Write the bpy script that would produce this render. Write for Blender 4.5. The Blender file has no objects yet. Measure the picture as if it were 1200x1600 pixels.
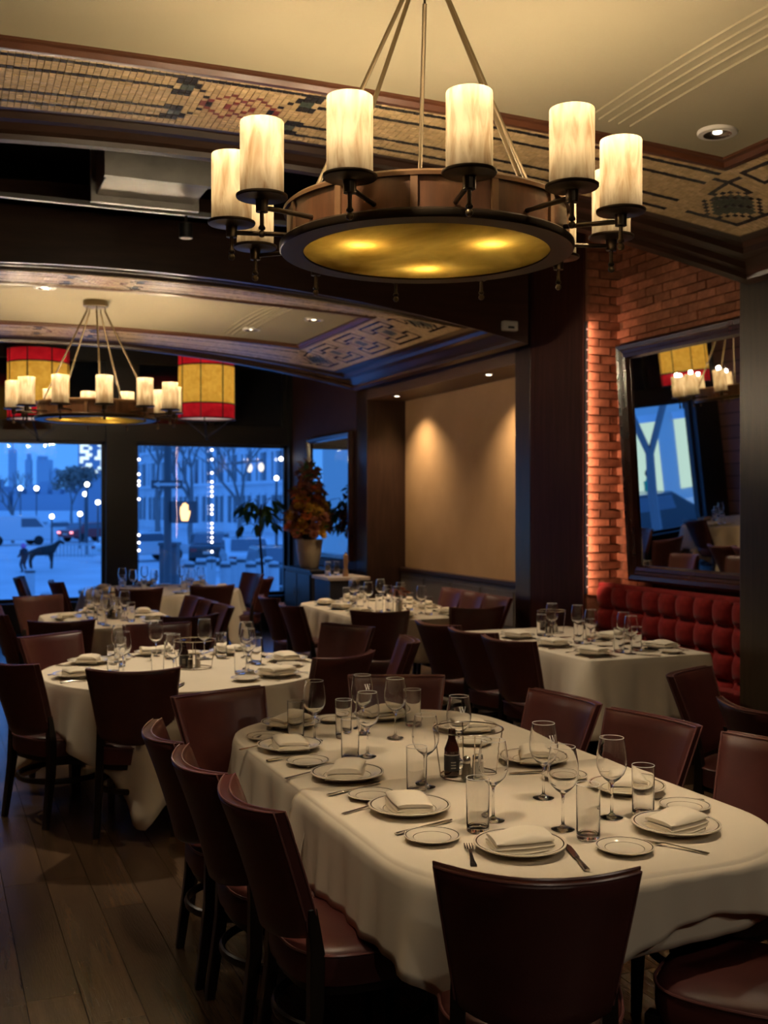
import bpy, bmesh, math, random
from mathutils import Vector, Matrix
random.seed(7)
sc = bpy.context.scene
C = sc.collection
R = math.radians
PI = math.pi

# ------------------------------------------------------------------ camera, world, exposure
F, HY, EYE = 1720.0, 790.0, 1.73            # focal length in px of the 1200x1600 frame, horizon row, eye height
TH = math.atan2(710, F)                      # the room's long axis (+Y) lies this far left of the view axis
SN, CS = math.sin(TH), math.cos(TH)
cam_d = bpy.data.cameras.new('camera')
cam = bpy.data.objects.new('camera', cam_d)
C.objects.link(cam)
cam_d.sensor_fit = 'VERTICAL'
cam_d.sensor_height = 36.0
cam_d.lens = 36.0 * F / 1600.0
cam_d.shift_y = (HY - 800.0) / 1600.0
cam_d.clip_start, cam_d.clip_end = 0.05, 3000
cam.location = (0, 0, EYE)
cam.rotation_euler = (R(90), 0, -TH)
cam_d.dof.use_dof = True
cam_d.dof.focus_distance = 3.3
cam_d.dof.aperture_fstop = 4.2
sc.camera = cam

W = bpy.data.worlds.new('dusk_sky')
sc.world = W
W.use_nodes = True
nt = W.node_tree
nt.nodes.clear()
wo = nt.nodes.new('ShaderNodeOutputWorld')
bg = nt.nodes.new('ShaderNodeBackground')
tc = nt.nodes.new('ShaderNodeTexCoord')
sp = nt.nodes.new('ShaderNodeSeparateXYZ')
rp = nt.nodes.new('ShaderNodeValToRGB')
nt.links.new(tc.outputs['Generated'], sp.inputs[0])
nt.links.new(sp.outputs['Z'], rp.inputs[0])
rp.color_ramp.elements[0].position = 0.0
rp.color_ramp.elements[0].color = (0.075, 0.29, 0.80, 1)
rp.color_ramp.elements[1].position = 0.6
rp.color_ramp.elements[1].color = (0.060, 0.255, 0.86, 1)
nt.links.new(rp.outputs[0], bg.inputs[0])
bg.inputs[1].default_value = 1.45
nt.links.new(bg.outputs[0], wo.inputs[0])

sc.view_settings.view_transform = 'Standard'
sc.view_settings.look = 'None'
sc.view_settings.exposure = 0.0
sc.view_settings.gamma = 1.0
sc.view_settings.use_curve_mapping = False
sc.cycles.max_bounces = 16
sc.cycles.transmission_bounces = 16
sc.cycles.transparent_max_bounces = 40
sc.cycles.diffuse_bounces = 4
sc.cycles.sample_clamp_indirect = 20.0
sc.cycles.caustics_reflective = False
sc.cycles.caustics_refractive = False

BULB = 9.5         # watts of one chandelier bulb
WARM = (1.0, 0.77, 0.49)

# ------------------------------------------------------------------ helpers
def at(px, py, D):
    """the point that the photograph shows at (px, py), D metres along the view axis"""
    k = (px - 600) / F
    return Vector((D * (SN + CS * k), D * (CS - SN * k), EYE + (HY - py) / F * D))

class MB:
    def __init__(s):
        s.v, s.f, s.m = [], [], []
    def add(s, vs, fs, mi=0):
        o = len(s.v)
        s.v += [tuple(p) for p in vs]
        s.f += [tuple(i + o for i in f) for f in fs]
        s.m += [mi] * len(fs)
        return s
    def box(s, c, d, rz=0, mi=0, taper=1.0, M=None):
        x, y, z = d[0] / 2, d[1] / 2, d[2] / 2
        ps = [(-x * taper, -y * taper, -z), (x * taper, -y * taper, -z), (x * taper, y * taper, -z), (-x * taper, y * taper, -z),
              (-x, -y, z), (x, -y, z), (x, y, z), (-x, y, z)]
        cr, sr = math.cos(rz), math.sin(rz)
        if M is not None:
            ps = [M @ Vector(p) for p in ps]
        ps = [(c[0] + p[0] * cr - p[1] * sr, c[1] + p[0] * sr + p[1] * cr, c[2] + p[2]) for p in ps]
        return s.add(ps, [(0, 3, 2, 1), (4, 5, 6, 7), (0, 1, 5, 4), (1, 2, 6, 5), (2, 3, 7, 6), (3, 0, 4, 7)], mi)
    def span(s, a, b, mi=0):
        return s.box([(a[i] + b[i]) / 2 for i in range(3)], [abs(b[i] - a[i]) for i in range(3)], 0, mi)
    def lathe(s, prof, n=24, c=(0, 0, 0), mi=0, cap=False):
        o = []
        for r, z in prof:
            for k in range(n):
                a = 2 * PI * k / n
                o.append((c[0] + r * math.cos(a), c[1] + r * math.sin(a), c[2] + z))
        fs = []
        for j in range(len(prof) - 1):
            for k in range(n):
                k2 = (k + 1) % n
                fs.append((j * n + k, j * n + k2, (j + 1) * n + k2, (j + 1) * n + k))
        if cap:
            fs.append(tuple(range(n))[::-1])
            fs.append(tuple((len(prof) - 1) * n + k for k in range(n)))
        return s.add(o, fs, mi)
    def tube(s, path, r, n=8, mi=0, closed=False, flat=1.0):
        P = [Vector(p) for p in path]
        m = len(P)
        rs = r if isinstance(r, (list, tuple)) else [r] * m
        o = []
        up = Vector((0, 0, 1))
        for i, p in enumerate(P):
            if closed:
                t = P[(i + 1) % m] - P[i - 1]
            else:
                t = P[min(i + 1, m - 1)] - P[max(i - 1, 0)]
            t.normalize()
            u = up if abs(t.z) < 0.95 else Vector((1, 0, 0))
            a = t.cross(u).normalized()
            b = a.cross(t)
            for k in range(n):
                q = 2 * PI * k / n
                o.append(p + a * (rs[i] * math.cos(q)) + b * (rs[i] * flat * math.sin(q)))
        fs = []
        for j in range(m if closed else m - 1):
            j2 = (j + 1) % m
            for k in range(n):
                k2 = (k + 1) % n
                fs.append((j * n + k, j * n + k2, j2 * n + k2, j2 * n + k))
        if not closed:
            fs.append(tuple(range(n))[::-1])
            fs.append(tuple((m - 1) * n + k for k in range(n)))
        return s.add(o, fs, mi)
    def ball(s, c, r, n=10, mi=0, sx=1, sy=1, sz=1):
        rows = max(4, n // 2)
        o = [(c[0], c[1], c[2] - r * sz)]
        for j in range(1, rows):
            t = PI * j / rows
            for k in range(n):
                a = 2 * PI * k / n
                o.append((c[0] + r * sx * math.sin(t) * math.cos(a), c[1] + r * sy * math.sin(t) * math.sin(a), c[2] - r * sz * math.cos(t)))
        o.append((c[0], c[1], c[2] + r * sz))
        fs = []
        for k in range(n):
            k2 = (k + 1) % n
            fs.append((0, 1 + k2, 1 + k))
            for j in range(rows - 2):
                fs.append((1 + j * n + k, 1 + j * n + k2, 1 + (j + 1) * n + k2, 1 + (j + 1) * n + k))
            fs.append((len(o) - 1, 1 + (rows - 2) * n + k, 1 + (rows - 2) * n + k2))
        return s.add(o, fs, mi)
    def prism(s, poly, z0, z1, mi=0):
        n = len(poly)
        vs = [(p[0], p[1], z0) for p in poly] + [(p[0], p[1], z1) for p in poly]
        fs = [tuple(range(n))[::-1], tuple(range(n, 2 * n))]
        fs += [(k, (k + 1) % n, n + (k + 1) % n, n + k) for k in range(n)]
        return s.add(vs, fs, mi)
    def extrude(s, poly, a, u, w, n_, d, mi=0):
        """polygon in the (u, w) plane at a, extruded d along n_"""
        a, u, w, n_ = Vector(a), Vector(u), Vector(w), Vector(n_)
        n = len(poly)
        vs = [a + u * p[0] + w * p[1] for p in poly] + [a + u * p[0] + w * p[1] + n_ * d for p in poly]
        fs = [tuple(range(n))[::-1], tuple(range(n, 2 * n))]
        fs += [(k, (k + 1) % n, n + (k + 1) % n, n + k) for k in range(n)]
        return s.add(vs, fs, mi)
    def mesh(s, name, mats, smooth=True, angle=40, weld=False):
        me = bpy.data.meshes.new(name)
        me.from_pydata(s.v, [], s.f)
        for m in (mats if isinstance(mats, (list, tuple)) else [mats]):
            me.materials.append(m)
        if any(s.m):
            me.polygons.foreach_set('material_index', s.m)
        bm = bmesh.new()
        bm.from_mesh(me)
        if weld:
            bmesh.ops.remove_doubles(bm, verts=bm.verts, dist=1e-5)
        bmesh.ops.recalc_face_normals(bm, faces=bm.faces)
        if smooth:
            lim = R(angle)
            for f in bm.faces:
                f.smooth = True
            for e in bm.edges:
                if len(e.link_faces) == 2 and e.calc_face_angle(0) > lim:
                    e.smooth = False
        bm.to_mesh(me)
        bm.free()
        return me
    def build(s, name, mats, parent=None, smooth=True, angle=40, loc=None):
        return put(name, s.mesh(name, mats, smooth, angle), parent, loc)

def put(name, me, parent=None, loc=None):
    o = bpy.data.objects.new(name, me)
    C.objects.link(o)
    if parent is not None:
        o.parent = parent
    if loc is not None:
        o.location = loc
    return o

def tag(o, label, cat, group=None):
    o['label'] = label
    o['category'] = cat
    if group:
        o['group'] = group
    return o

def thing(name, label, cat, loc=(0, 0, 0), rz=0, group=None):
    o = bpy.data.objects.new(name, None)
    C.objects.link(o)
    o.empty_display_size = 0.1
    o.location = loc
    o.rotation_euler = (0, 0, rz)
    return tag(o, label, cat, group)

def struct(o, label=None):
    o['kind'] = 'structure'
    if label:
        o['label'] = label
    return o

KIDS = {}
def kids(o):
    return [c for c in o.children]

def copy_tree(o, parent=None):
    c = o.copy()
    C.objects.link(c)
    if parent is not None:
        c.parent = parent
    for ch in kids(o):
        copy_tree(ch, c)
    return c

def bevel(o, w, n=2):
    m = o.modifiers.new('bevel', 'BEVEL')
    m.width, m.segments = w, n
    m.limit_method = 'ANGLE'
    return o

# ------------------------------------------------------------------ materials
def new_mat(name):
    m = bpy.data.materials.new(name)
    m.use_nodes = True
    t = m.node_tree
    return m, t, t.nodes['Principled BSDF'], t.nodes['Material Output']

def mat(name, col, rough=0.5, metal=0.0, var=0.0, scale=8.0, bump=0.0, bscale=60.0, spec=0.5, stretch=None, col2=None, sheen=0.0, coat=0.0, objspace=True):
    m, t, b, out = new_mat(name)
    b.inputs['Base Color'].default_value = (*col, 1)
    b.inputs['Roughness'].default_value = rough
    b.inputs['Metallic'].default_value = metal
    b.inputs['Specular IOR Level'].default_value = spec
    if sheen:
        b.inputs['Sheen Weight'].default_value = sheen
    if coat:
        b.inputs['Coat Weight'].default_value = coat
        b.inputs['Coat Roughness'].default_value = 0.15
    if var or bump or col2:
        tcn = t.nodes.new('ShaderNodeTexCoord')
        mp = t.nodes.new('ShaderNodeMapping')
        t.links.new(tcn.outputs['Object' if objspace else 'Generated'], mp.inputs[0])
        if stretch:
            mp.inputs['Scale'].default_value = stretch
    if var or col2:
        n = t.nodes.new('ShaderNodeTexNoise')
        n.inputs['Scale'].default_value = scale
        n.inputs['Detail'].default_value = 5
        n.inputs['Roughness'].default_value = 0.6
        t.links.new(mp.outputs[0], n.inputs['Vector'])
        r = t.nodes.new('ShaderNodeValToRGB')
        r.color_ramp.elements[0].position = 0.3
        r.color_ramp.elements[1].position = 0.72
        c2 = col2 or tuple(min(1, c * (1 + var)) for c in col)
        c1 = col if col2 else tuple(c * (1 - var) for c in col)
        r.color_ramp.elements[0].color = (*c1, 1)
        r.color_ramp.elements[1].color = (*c2, 1)
        t.links.new(n.outputs['Fac'], r.inputs[0])
        t.links.new(r.outputs[0], b.inputs['Base Color'])
    if bump:
        n2 = t.nodes.new('ShaderNodeTexNoise')
        n2.inputs['Scale'].default_value = bscale
        n2.inputs['Detail'].default_value = 4
        t.links.new(mp.outputs[0], n2.inputs['Vector'])
        bp = t.nodes.new('ShaderNodeBump')
        bp.inputs['Strength'].default_value = bump
        bp.inputs['Distance'].default_value = 0.01
        t.links.new(n2.outputs['Fac'], bp.inputs['Height'])
        t.links.new(bp.outputs[0], b.inputs['Normal'])
    return m

def mat_random(name, col, amount=0.25, **kw):
    """like mat() with a shade of its own for every object (grain, batch differences)"""
    m = mat(name, col, **kw)
    t = m.node_tree
    b = t.nodes['Principled BSDF']
    oi = t.nodes.new('ShaderNodeObjectInfo')
    mr = t.nodes.new('ShaderNodeMapRange')
    mr.inputs['To Min'].default_value = 1 - amount
    mr.inputs['To Max'].default_value = 1 + amount
    t.links.new(oi.outputs['Random'], mr.inputs['Value'])
    mx = t.nodes.new('ShaderNodeVectorMath')
    mx.operation = 'SCALE'
    src = b.inputs['Base Color'].links
    if src:
        t.links.new(src[0].from_socket, mx.inputs[0])
    else:
        mx.inputs[0].default_value = col
    t.links.new(mr.outputs[0], mx.inputs['Scale'])
    t.links.new(mx.outputs[0], b.inputs['Base Color'])
    return m

def mat_emit(name, col, strength):
    m, t, b, out = new_mat(name)
    t.nodes.remove(b)
    e = t.nodes.new('ShaderNodeEmission')
    e.inputs[0].default_value = (*col, 1)
    e.inputs[1].default_value = strength
    t.links.new(e.outputs[0], out.inputs[0])
    return m

def mat_glass(name, tint=(0.97, 0.97, 0.95), base=0.04, edge=0.75, rough=0.02, haze=0.35):
    """thin clear glass: see-through face on, bright and mirror-like at the grazing rim"""
    m, t, b, out = new_mat(name)
    t.nodes.remove(b)
    tr = t.nodes.new('ShaderNodeBsdfTransparent')
    tr.inputs[0].default_value = (*tint, 1)
    gl = t.nodes.new('ShaderNodeBsdfGlossy')
    gl.inputs['Roughness'].default_value = rough
    df = t.nodes.new('ShaderNodeBsdfGlass')
    df.inputs['Roughness'].default_value = 0.0
    df.inputs['IOR'].default_value = 1.3
    ge = t.nodes.new('ShaderNodeMixShader')
    ge.inputs[0].default_value = haze
    t.links.new(gl.outputs[0], ge.inputs[1])
    t.links.new(df.outputs[0], ge.inputs[2])
    lw = t.nodes.new('ShaderNodeLayerWeight')
    lw.inputs['Blend'].default_value = 0.18
    pw = t.nodes.new('ShaderNodeMath')
    pw.operation = 'POWER'
    pw.inputs[1].default_value = 2.4
    t.links.new(lw.outputs['Facing'], pw.inputs[0])
    me_ = t.nodes.new('ShaderNodeMixShader')
    gb = t.nodes.new('ShaderNodeMixShader')
    gb.inputs[0].default_value = base
    t.links.new(tr.outputs[0], gb.inputs[1])
    t.links.new(gl.outputs[0], gb.inputs[2])
    mr = t.nodes.new('ShaderNodeMath')
    mr.operation = 'MULTIPLY'
    mr.inputs[1].default_value = edge
    t.links.new(pw.outputs[0], mr.inputs[0])
    t.links.new(mr.outputs[0], me_.inputs[0])
    t.links.new(gb.outputs[0], me_.inputs[1])
    t.links.new(ge.outputs[0], me_.inputs[2])
    t.links.new(me_.outputs[0], out.inputs[0])
    return m

def mat_realglass(name):
    """clear table glass"""
    m, t, b, out = new_mat(name)
    t.nodes.remove(b)
    gl = t.nodes.new('ShaderNodeBsdfGlass')
    gl.inputs['Roughness'].default_value = 0.015
    gl.inputs['IOR'].default_value = 1.4
    t.links.new(gl.outputs[0], out.inputs[0])
    return m

def mat_shade(name, col, col2, clear=0.10, scale=9.0, stretch=(1, 1, 0.25), diff=0.15):
    """translucent lamp shade lit by the bulb within; a little light passes straight through"""
    m, t, b, out = new_mat(name)
    t.nodes.remove(b)
    tcn = t.nodes.new('ShaderNodeTexCoord')
    mp = t.nodes.new('ShaderNodeMapping')
    mp.inputs['Scale'].default_value = stretch
    oi = t.nodes.new('ShaderNodeObjectInfo')
    mu = t.nodes.new('ShaderNodeMath')
    mu.operation = 'MULTIPLY'
    mu.inputs[1].default_value = 20
    t.links.new(oi.outputs['Random'], mu.inputs[0])
    t.links.new(mu.outputs[0], mp.inputs['Location'])
    t.links.new(tcn.outputs['Object'], mp.inputs[0])
    n = t.nodes.new('ShaderNodeTexNoise')
    n.inputs['Scale'].default_value = scale
    n.inputs['Detail'].default_value = 6
    n.inputs['Distortion'].default_value = 0.6
    t.links.new(mp.outputs[0], n.inputs['Vector'])
    r = t.nodes.new('ShaderNodeValToRGB')
    r.color_ramp.elements[0].position = 0.28
    r.color_ramp.elements[1].position = 0.62
    r.color_ramp.elements[0].color = (*col2, 1)
    r.color_ramp.elements[1].color = (*col, 1)
    t.links.new(n.outputs['Fac'], r.inputs[0])
    tl = t.nodes.new('ShaderNodeBsdfTranslucent')
    df = t.nodes.new('ShaderNodeBsdfDiffuse')
    t.links.new(r.outputs[0], tl.inputs[0])
    t.links.new(r.outputs[0], df.inputs[0])
    m1 = t.nodes.new('ShaderNodeMixShader')
    m1.inputs[0].default_value = diff
    t.links.new(tl.outputs[0], m1.inputs[1])
    t.links.new(df.outputs[0], m1.inputs[2])
    tr = t.nodes.new('ShaderNodeBsdfTransparent')
    tr.inputs[0].default_value = (1, .93, .80, 1)
    m2 = t.nodes.new('ShaderNodeMixShader')
    m2.inputs[0].default_value = clear
    t.links.new(m1.outputs[0], m2.inputs[1])
    t.links.new(tr.outputs[0], m2.inputs[2])
    t.links.new(m2.outputs[0], out.inputs[0])
    return m

M = {}
M['cream'] = mat('cream_plaster', (0.300, 0.258, 0.172), rough=0.8, var=0.03, scale=1.2, spec=0.2)
M['wood'] = mat('dark_stained_wood', (0.030, 0.013, 0.009), rough=0.33, var=0.4, scale=6, stretch=(4, 4, 0.4))
M['woodx'] = mat('dark_moulding_wood', (0.034, 0.016, 0.010), rough=0.28, var=0.35, scale=6, stretch=(0.4, 0.4, 3))
M['trimwood'] = mat('brown_trim_wood', (0.085, 0.030, 0.014), rough=0.35, var=0.3, scale=5, stretch=(0.5, 0.5, 2))
M['pier'] = mat('mahogany_pier', (0.060, 0.021, 0.015), spec=0.06, rough=0.55, var=0.3, scale=5, stretch=(5, 5, 0.3))
M['olive'] = mat('olive_brown_pier_wood', (0.040, 0.028, 0.016), rough=0.3, var=0.3, scale=7, stretch=(5, 5, 0.3))
M['black'] = mat('black_painted_ceiling', (0.006, 0.005, 0.005), rough=0.7, spec=0.2)
M['duct'] = mat('grey_duct_sheet', (0.34, 0.33, 0.31), rough=0.45, metal=0.3, var=0.25, scale=3)
M['rail'] = mat('grey_painted_steel', (0.10, 0.10, 0.10), rough=0.4)
M['wallbrown'] = mat('brown_wall', (0.055, 0.020, 0.013), rough=0.6, var=0.2, scale=3)
M['header'] = mat('header_wood', (0.11, 0.060, 0.034), rough=0.5, var=0.15, scale=4, stretch=(0.4, 0.4, 3))
M['plaster'] = mat('tan_plaster', (0.40, 0.245, 0.125), rough=0.75, col2=(0.46, 0.29, 0.155), scale=2.2, bump=0.15, bscale=5, spec=0.2)
M['wainscot'] = mat('grey_wainscot', (0.15, 0.13, 0.12), rough=0.45, var=0.1)
M['brick'] = mat_random('old_red_brick', (0.37, 0.145, 0.078), amount=0.28, rough=0.85, var=0.3, scale=14, bump=0.6, bscale=40, spec=0.2)
M['mortar'] = mat('mortar', (0.22, 0.105, 0.06), rough=0.95, var=0.25, scale=25, bump=0.5, bscale=60, spec=0.1)
M['velvet'] = mat('red_velvet', (0.205, 0.013, 0.012), rough=0.8, var=0.25, scale=20, sheen=0.12, spec=0.1)
M['leather'] = mat_random('oxblood_leather', (0.076, 0.0205, 0.018), amount=0.12, rough=0.38, var=0.15, scale=9, bump=0.05, bscale=220, spec=0.5)
M['piping'] = mat('leather_piping', (0.15, 0.055, 0.05), rough=0.3, spec=0.6)
M['legs'] = mat('black_chair_wood', (0.012, 0.008, 0.006), rough=0.3, spec=0.5)
M['cloth'] = mat('linen_tablecloth', (0.66, 0.585, 0.47), rough=0.85, var=0.03, scale=3, bump=0.10, bscale=500, spec=0.15)
M['napkin'] = mat('linen_napkin', (0.72, 0.645, 0.52), rough=0.85, bump=0.12, bscale=400, spec=0.15)
M['steel'] = mat('polished_steel', (0.62, 0.58, 0.52), rough=0.18, metal=1.0)
M['wire'] = mat('chrome_wire', (0.55, 0.50, 0.44), rough=0.22, metal=1.0)
M['bronze'] = mat('dark_bronze', (0.075, 0.055, 0.035), rough=0.38, metal=0.85)
M['rod'] = mat('aged_brass_rod', (0.17, 0.125, 0.07), rough=0.4, metal=0.8)
M['drumwood'] = mat('walnut_veneer', (0.105, 0.043, 0.018), rough=0.4, var=0.35, scale=7, stretch=(3, 3, 0.6))
M['drumtrim'] = mat('light_walnut_trim', (0.16, 0.082, 0.036), rough=0.42, var=0.2, scale=7)
M['alabaster'] = mat_shade('alabaster', (0.56, 0.52, 0.44), (0.29, 0.22, 0.145), clear=0.05, scale=22, stretch=(1.5, 1.5, 0.32))
M['amberglass'] = mat_shade('amber_alabaster', (0.95, 0.80, 0.36), (0.42, 0.30, 0.10), clear=0.02, scale=2.5, stretch=(1, 1.6, 1), diff=0.25)
M['bulb'] = mat_emit('lamp_bulb', (1.0, 0.78, 0.46), 28)
M['yellowshade'] = mat_shade('amber_parchment', (1.0, 0.66, 0.12), (0.85, 0.48, 0.07), clear=0.0, scale=14, stretch=(1, 1, 1))
M['redshade'] = mat_shade('red_parchment', (0.85, 0.025, 0.05), (0.62, 0.012, 0.03), clear=0.0, scale=6, stretch=(1, 1, 1))
M['whiteshade'] = mat_shade('white_diffuser', (0.75, 0.70, 0.80), (0.7, 0.65, 0.75), clear=0.0)
M['blackmetal'] = mat('black_metal', (0.010, 0.010, 0.010), rough=0.45, metal=0.3)
M['frame'] = mat('window_frame_paint', (0.012, 0.012, 0.013), rough=0.4)
M['pane'] = mat_glass('window_pane', tint=(0.93, 0.97, 1.0), base=0.03, edge=0.5, rough=0.0, haze=0.0)
M['transom'] = mat('dark_transom_glass', (0.006, 0.010, 0.020), rough=0.12, spec=0.6)
M['glass'] = mat_realglass('drinking_glass')
M['etch'] = mat('etched_white', (0.85, 0.83, 0.80), rough=0.7)
M['mirror'] = mat('mirror_silver', (0.86, 0.86, 0.84), rough=0.012, metal=1.0)
M['mirrorwood'] = mat('mirror_frame_wood', (0.055, 0.017, 0.011), rough=0.22, var=0.3, scale=6, coat=0.5)
M['stud'] = mat('nailhead', (0.7, 0.62, 0.5), rough=0.2, metal=1.0)
M['floorbase'] = mat('floor_bed', (0.022, 0.015, 0.010), rough=0.7)
M['plank'] = mat_random('worn_oak_plank', (0.080, 0.046, 0.024), amount=0.25, rough=0.27, var=0.35, scale=3.0, stretch=(6, 0.6, 1), bump=0.12, bscale=30, spec=0.45)
M['planks'] = M['plank']
M['potclay'] = mat('cream_glazed_pot', (0.52, 0.42, 0.30), rough=0.45, var=0.1)
M['soil'] = mat('soil', (0.03, 0.02, 0.012), rough=0.95)
M['leafgreen'] = mat_random('green_leaf', (0.055, 0.15, 0.035), amount=0.4, rough=0.45)
M['leafbrown'] = mat_random('russet_leaf', (0.22, 0.075, 0.035), amount=0.5, rough=0.6)
M['petal_y'] = mat_random('yellow_petal', (0.62, 0.36, 0.04), amount=0.3, rough=0.6)
M['petal_o'] = mat_random('orange_petal', (0.68, 0.17, 0.04), amount=0.25, rough=0.6)
M['petal_r'] = mat_random('rust_petal', (0.32, 0.10, 0.05), amount=0.35, rough=0.6)
M['stemwood'] = mat('plant_stem', (0.07, 0.05, 0.025), rough=0.8)
M['bottle'] = mat('brown_bottle_glass', (0.035, 0.008, 0.005), rough=0.08, spec=0.7)
M['labelink'] = mat('dark_paper_label', (0.018, 0.016, 0.016), rough=0.6)
M['labelpale'] = mat('pale_print', (0.42, 0.38, 0.33), rough=0.7)
M['saltglass'] = mat('shaker_glass', (0.50, 0.45, 0.38), rough=0.12, spec=0.6)
M['pepperglass'] = mat('pepper_glass', (0.09, 0.07, 0.05), rough=0.12, spec=0.6)
M['white'] = mat('white_plastic', (0.55, 0.52, 0.47), rough=0.5)
M['cabinet'] = mat('dark_cabinet_paint', (0.018, 0.019, 0.026), rough=0.4)
M['millwood'] = mat('pepper_mill_wood', (0.30, 0.17, 0.09), rough=0.4, var=0.2)
M['led'] = mat_emit('led_diode', (1.0, 0.50, 0.36), 0.9)
M['canlens'] = mat_emit('downlight_lens', (1.0, 0.86, 0.62), 9.0)
M['canoff'] = mat('brushed_reflector', (0.62, 0.58, 0.52), rough=0.25, metal=1.0)

def china_mat(name, R_, lines):
    """glazed off-white china with dark bands printed at given radii (fractions of R_)"""
    m, t, b, out = new_mat(name)
    b.inputs['Roughness'].default_value = 0.12
    tcn = t.nodes.new('ShaderNodeTexCoord')
    sx = t.nodes.new('ShaderNodeSeparateXYZ')
    t.links.new(tcn.outputs['Object'], sx.inputs[0])
    cx = t.nodes.new('ShaderNodeCombineXYZ')
    t.links.new(sx.outputs['X'], cx.inputs['X'])
    t.links.new(sx.outputs['Y'], cx.inputs['Y'])
    ln = t.nodes.new('ShaderNodeVectorMath')
    ln.operation = 'LENGTH'
    t.links.new(cx.outputs[0], ln.inputs[0])
    dv = t.nodes.new('ShaderNodeMath')
    dv.operation = 'DIVIDE'
    dv.inputs[1].default_value = R_
    t.links.new(ln.outputs['Value'], dv.inputs[0])
    r = t.nodes.new('ShaderNodeValToRGB')
    r.color_ramp.interpolation = 'CONSTANT'
    white, ink = (0.66, 0.595, 0.48, 1), (0.06, 0.042, 0.035, 1)
    r.color_ramp.elements[0].color = white
    r.color_ramp.elements[1].position = lines[0][0]
    r.color_ramp.elements[1].color = ink
    e = r.color_ramp.elements.new(lines[0][1])
    e.color = white
    for a, c in lines[1:]:
        e = r.color_ramp.elements.new(a)
        e.color = ink
        e = r.color_ramp.elements.new(c)
        e.color = white
    t.links.new(dv.outputs[0], r.inputs[0])
    t.links.new(r.outputs[0], b.inputs['Base Color'])
    return m
M['china'] = china_mat('banded_china', 0.131, [(0.64, 0.652), (0.925, 0.950)])
M['china2'] = china_mat('banded_china_small', 0.082, [(0.66, 0.678), (0.925, 0.955)])

# ------------------------------------------------------------------ the room
XR, XL, YW = 5.0, -2.65, 15.75        # pier faces on the right, left wall, window wall
YB = -3.0                             # wall behind the viewer
ZC = 4.3                              # black painted upper ceiling

fl = struct(MB().span((XL - .3, YB, -0.3), (XR + 0.8, YW + 0.3, -0.012)).build('floor', M['floorbase'], smooth=False),
            'worn brown wooden plank floor of the dining room')
pw = 0.185
cols = int((XR + 0.6 - XL) / pw)
near_planks, rest = [], MB()
for i in range(cols):
    x = XL + (i + .5) * pw
    y = YB + 0.02 + random.uniform(0, 1.2) * 1.0
    while y < YW - 0.05:
        L = random.uniform(0.9, 1.7)
        y1 = min(y + L, YW)
        if -0.75 < x < 2.95 and y1 > 2.0 and y < 8.6:
            near_planks.append((x, y, y1))
        else:
            rest.span((x - pw / 2 + .0015, y + .0015, -0.012), (x + pw / 2 - .0015, y1 - .0015, 0.0))
        y = y1
pm = MB().box((0, 0, -0.006), (pw - .003, 1, 0.012)).mesh('plank', M['plank'], smooth=False)
for (x, y, y1) in near_planks:
    o = put('plank', pm, fl, (x, (y + y1) / 2, random.uniform(-0.0004, 0.0)))
    o.scale = (1, y1 - y - .003, 1)
o = rest.build('planks', M['plank'], fl, smooth=False)
o['kind'] = 'stuff'

struct(MB().span((XL - .3, YB - .2, ZC), (XR + 0.8, YW + 0.3, ZC + .2)).build('ceiling', M['black'], smooth=False), 'black painted upper ceiling')
struct(MB().span((XL - .3, YB - .2, 0), (XR + 0.8, YB, ZC)).build('wall_back', M['wallbrown'], smooth=False))

# brick wall of the left side (seen only in the mirrors)
def mat_brickwall():
    m, t, b, out = new_mat('dusky_brick_wall')
    tcn = t.nodes.new('ShaderNodeTexCoord')
    mp = t.nodes.new('ShaderNodeMapping')
    mp.inputs['Rotation'].default_value = (R(90), 0, R(90))
    t.links.new(tcn.outputs['Object'], mp.inputs[0])
    bt = t.nodes.new('ShaderNodeTexBrick')
    bt.inputs['Scale'].default_value = 1.0
    bt.inputs['Brick Width'].default_value = 0.22
    bt.inputs['Row Height'].default_value = 0.075
    bt.inputs['Mortar Size'].default_value = 0.008
    bt.inputs['Color1'].default_value = (0.30, 0.16, 0.13, 1)
    bt.inputs['Color2'].default_value = (0.20, 0.11, 0.09, 1)
    bt.inputs['Mortar'].default_value = (0.035, 0.025, 0.02, 1)
    t.links.new(mp.outputs[0], bt.inputs['Vector'])
    t.links.new(bt.outputs['Color'], b.inputs['Base Color'])
    bp = t.nodes.new('ShaderNodeBump')
    bp.inputs['Distance'].default_value = 0.02
    t.links.new(bt.outputs['Fac'], bp.inputs['Height'])
    bp.invert = True
    t.links.new(bp.outputs[0], b.inputs['Normal'])
    b.inputs['Roughness'].default_value = 0.8
    return m
struct(MB().span((XL - .3, YB, 0), (XL, YW + .3, ZC)).build('wall_left', mat_brickwall(), smooth=False))

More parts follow.
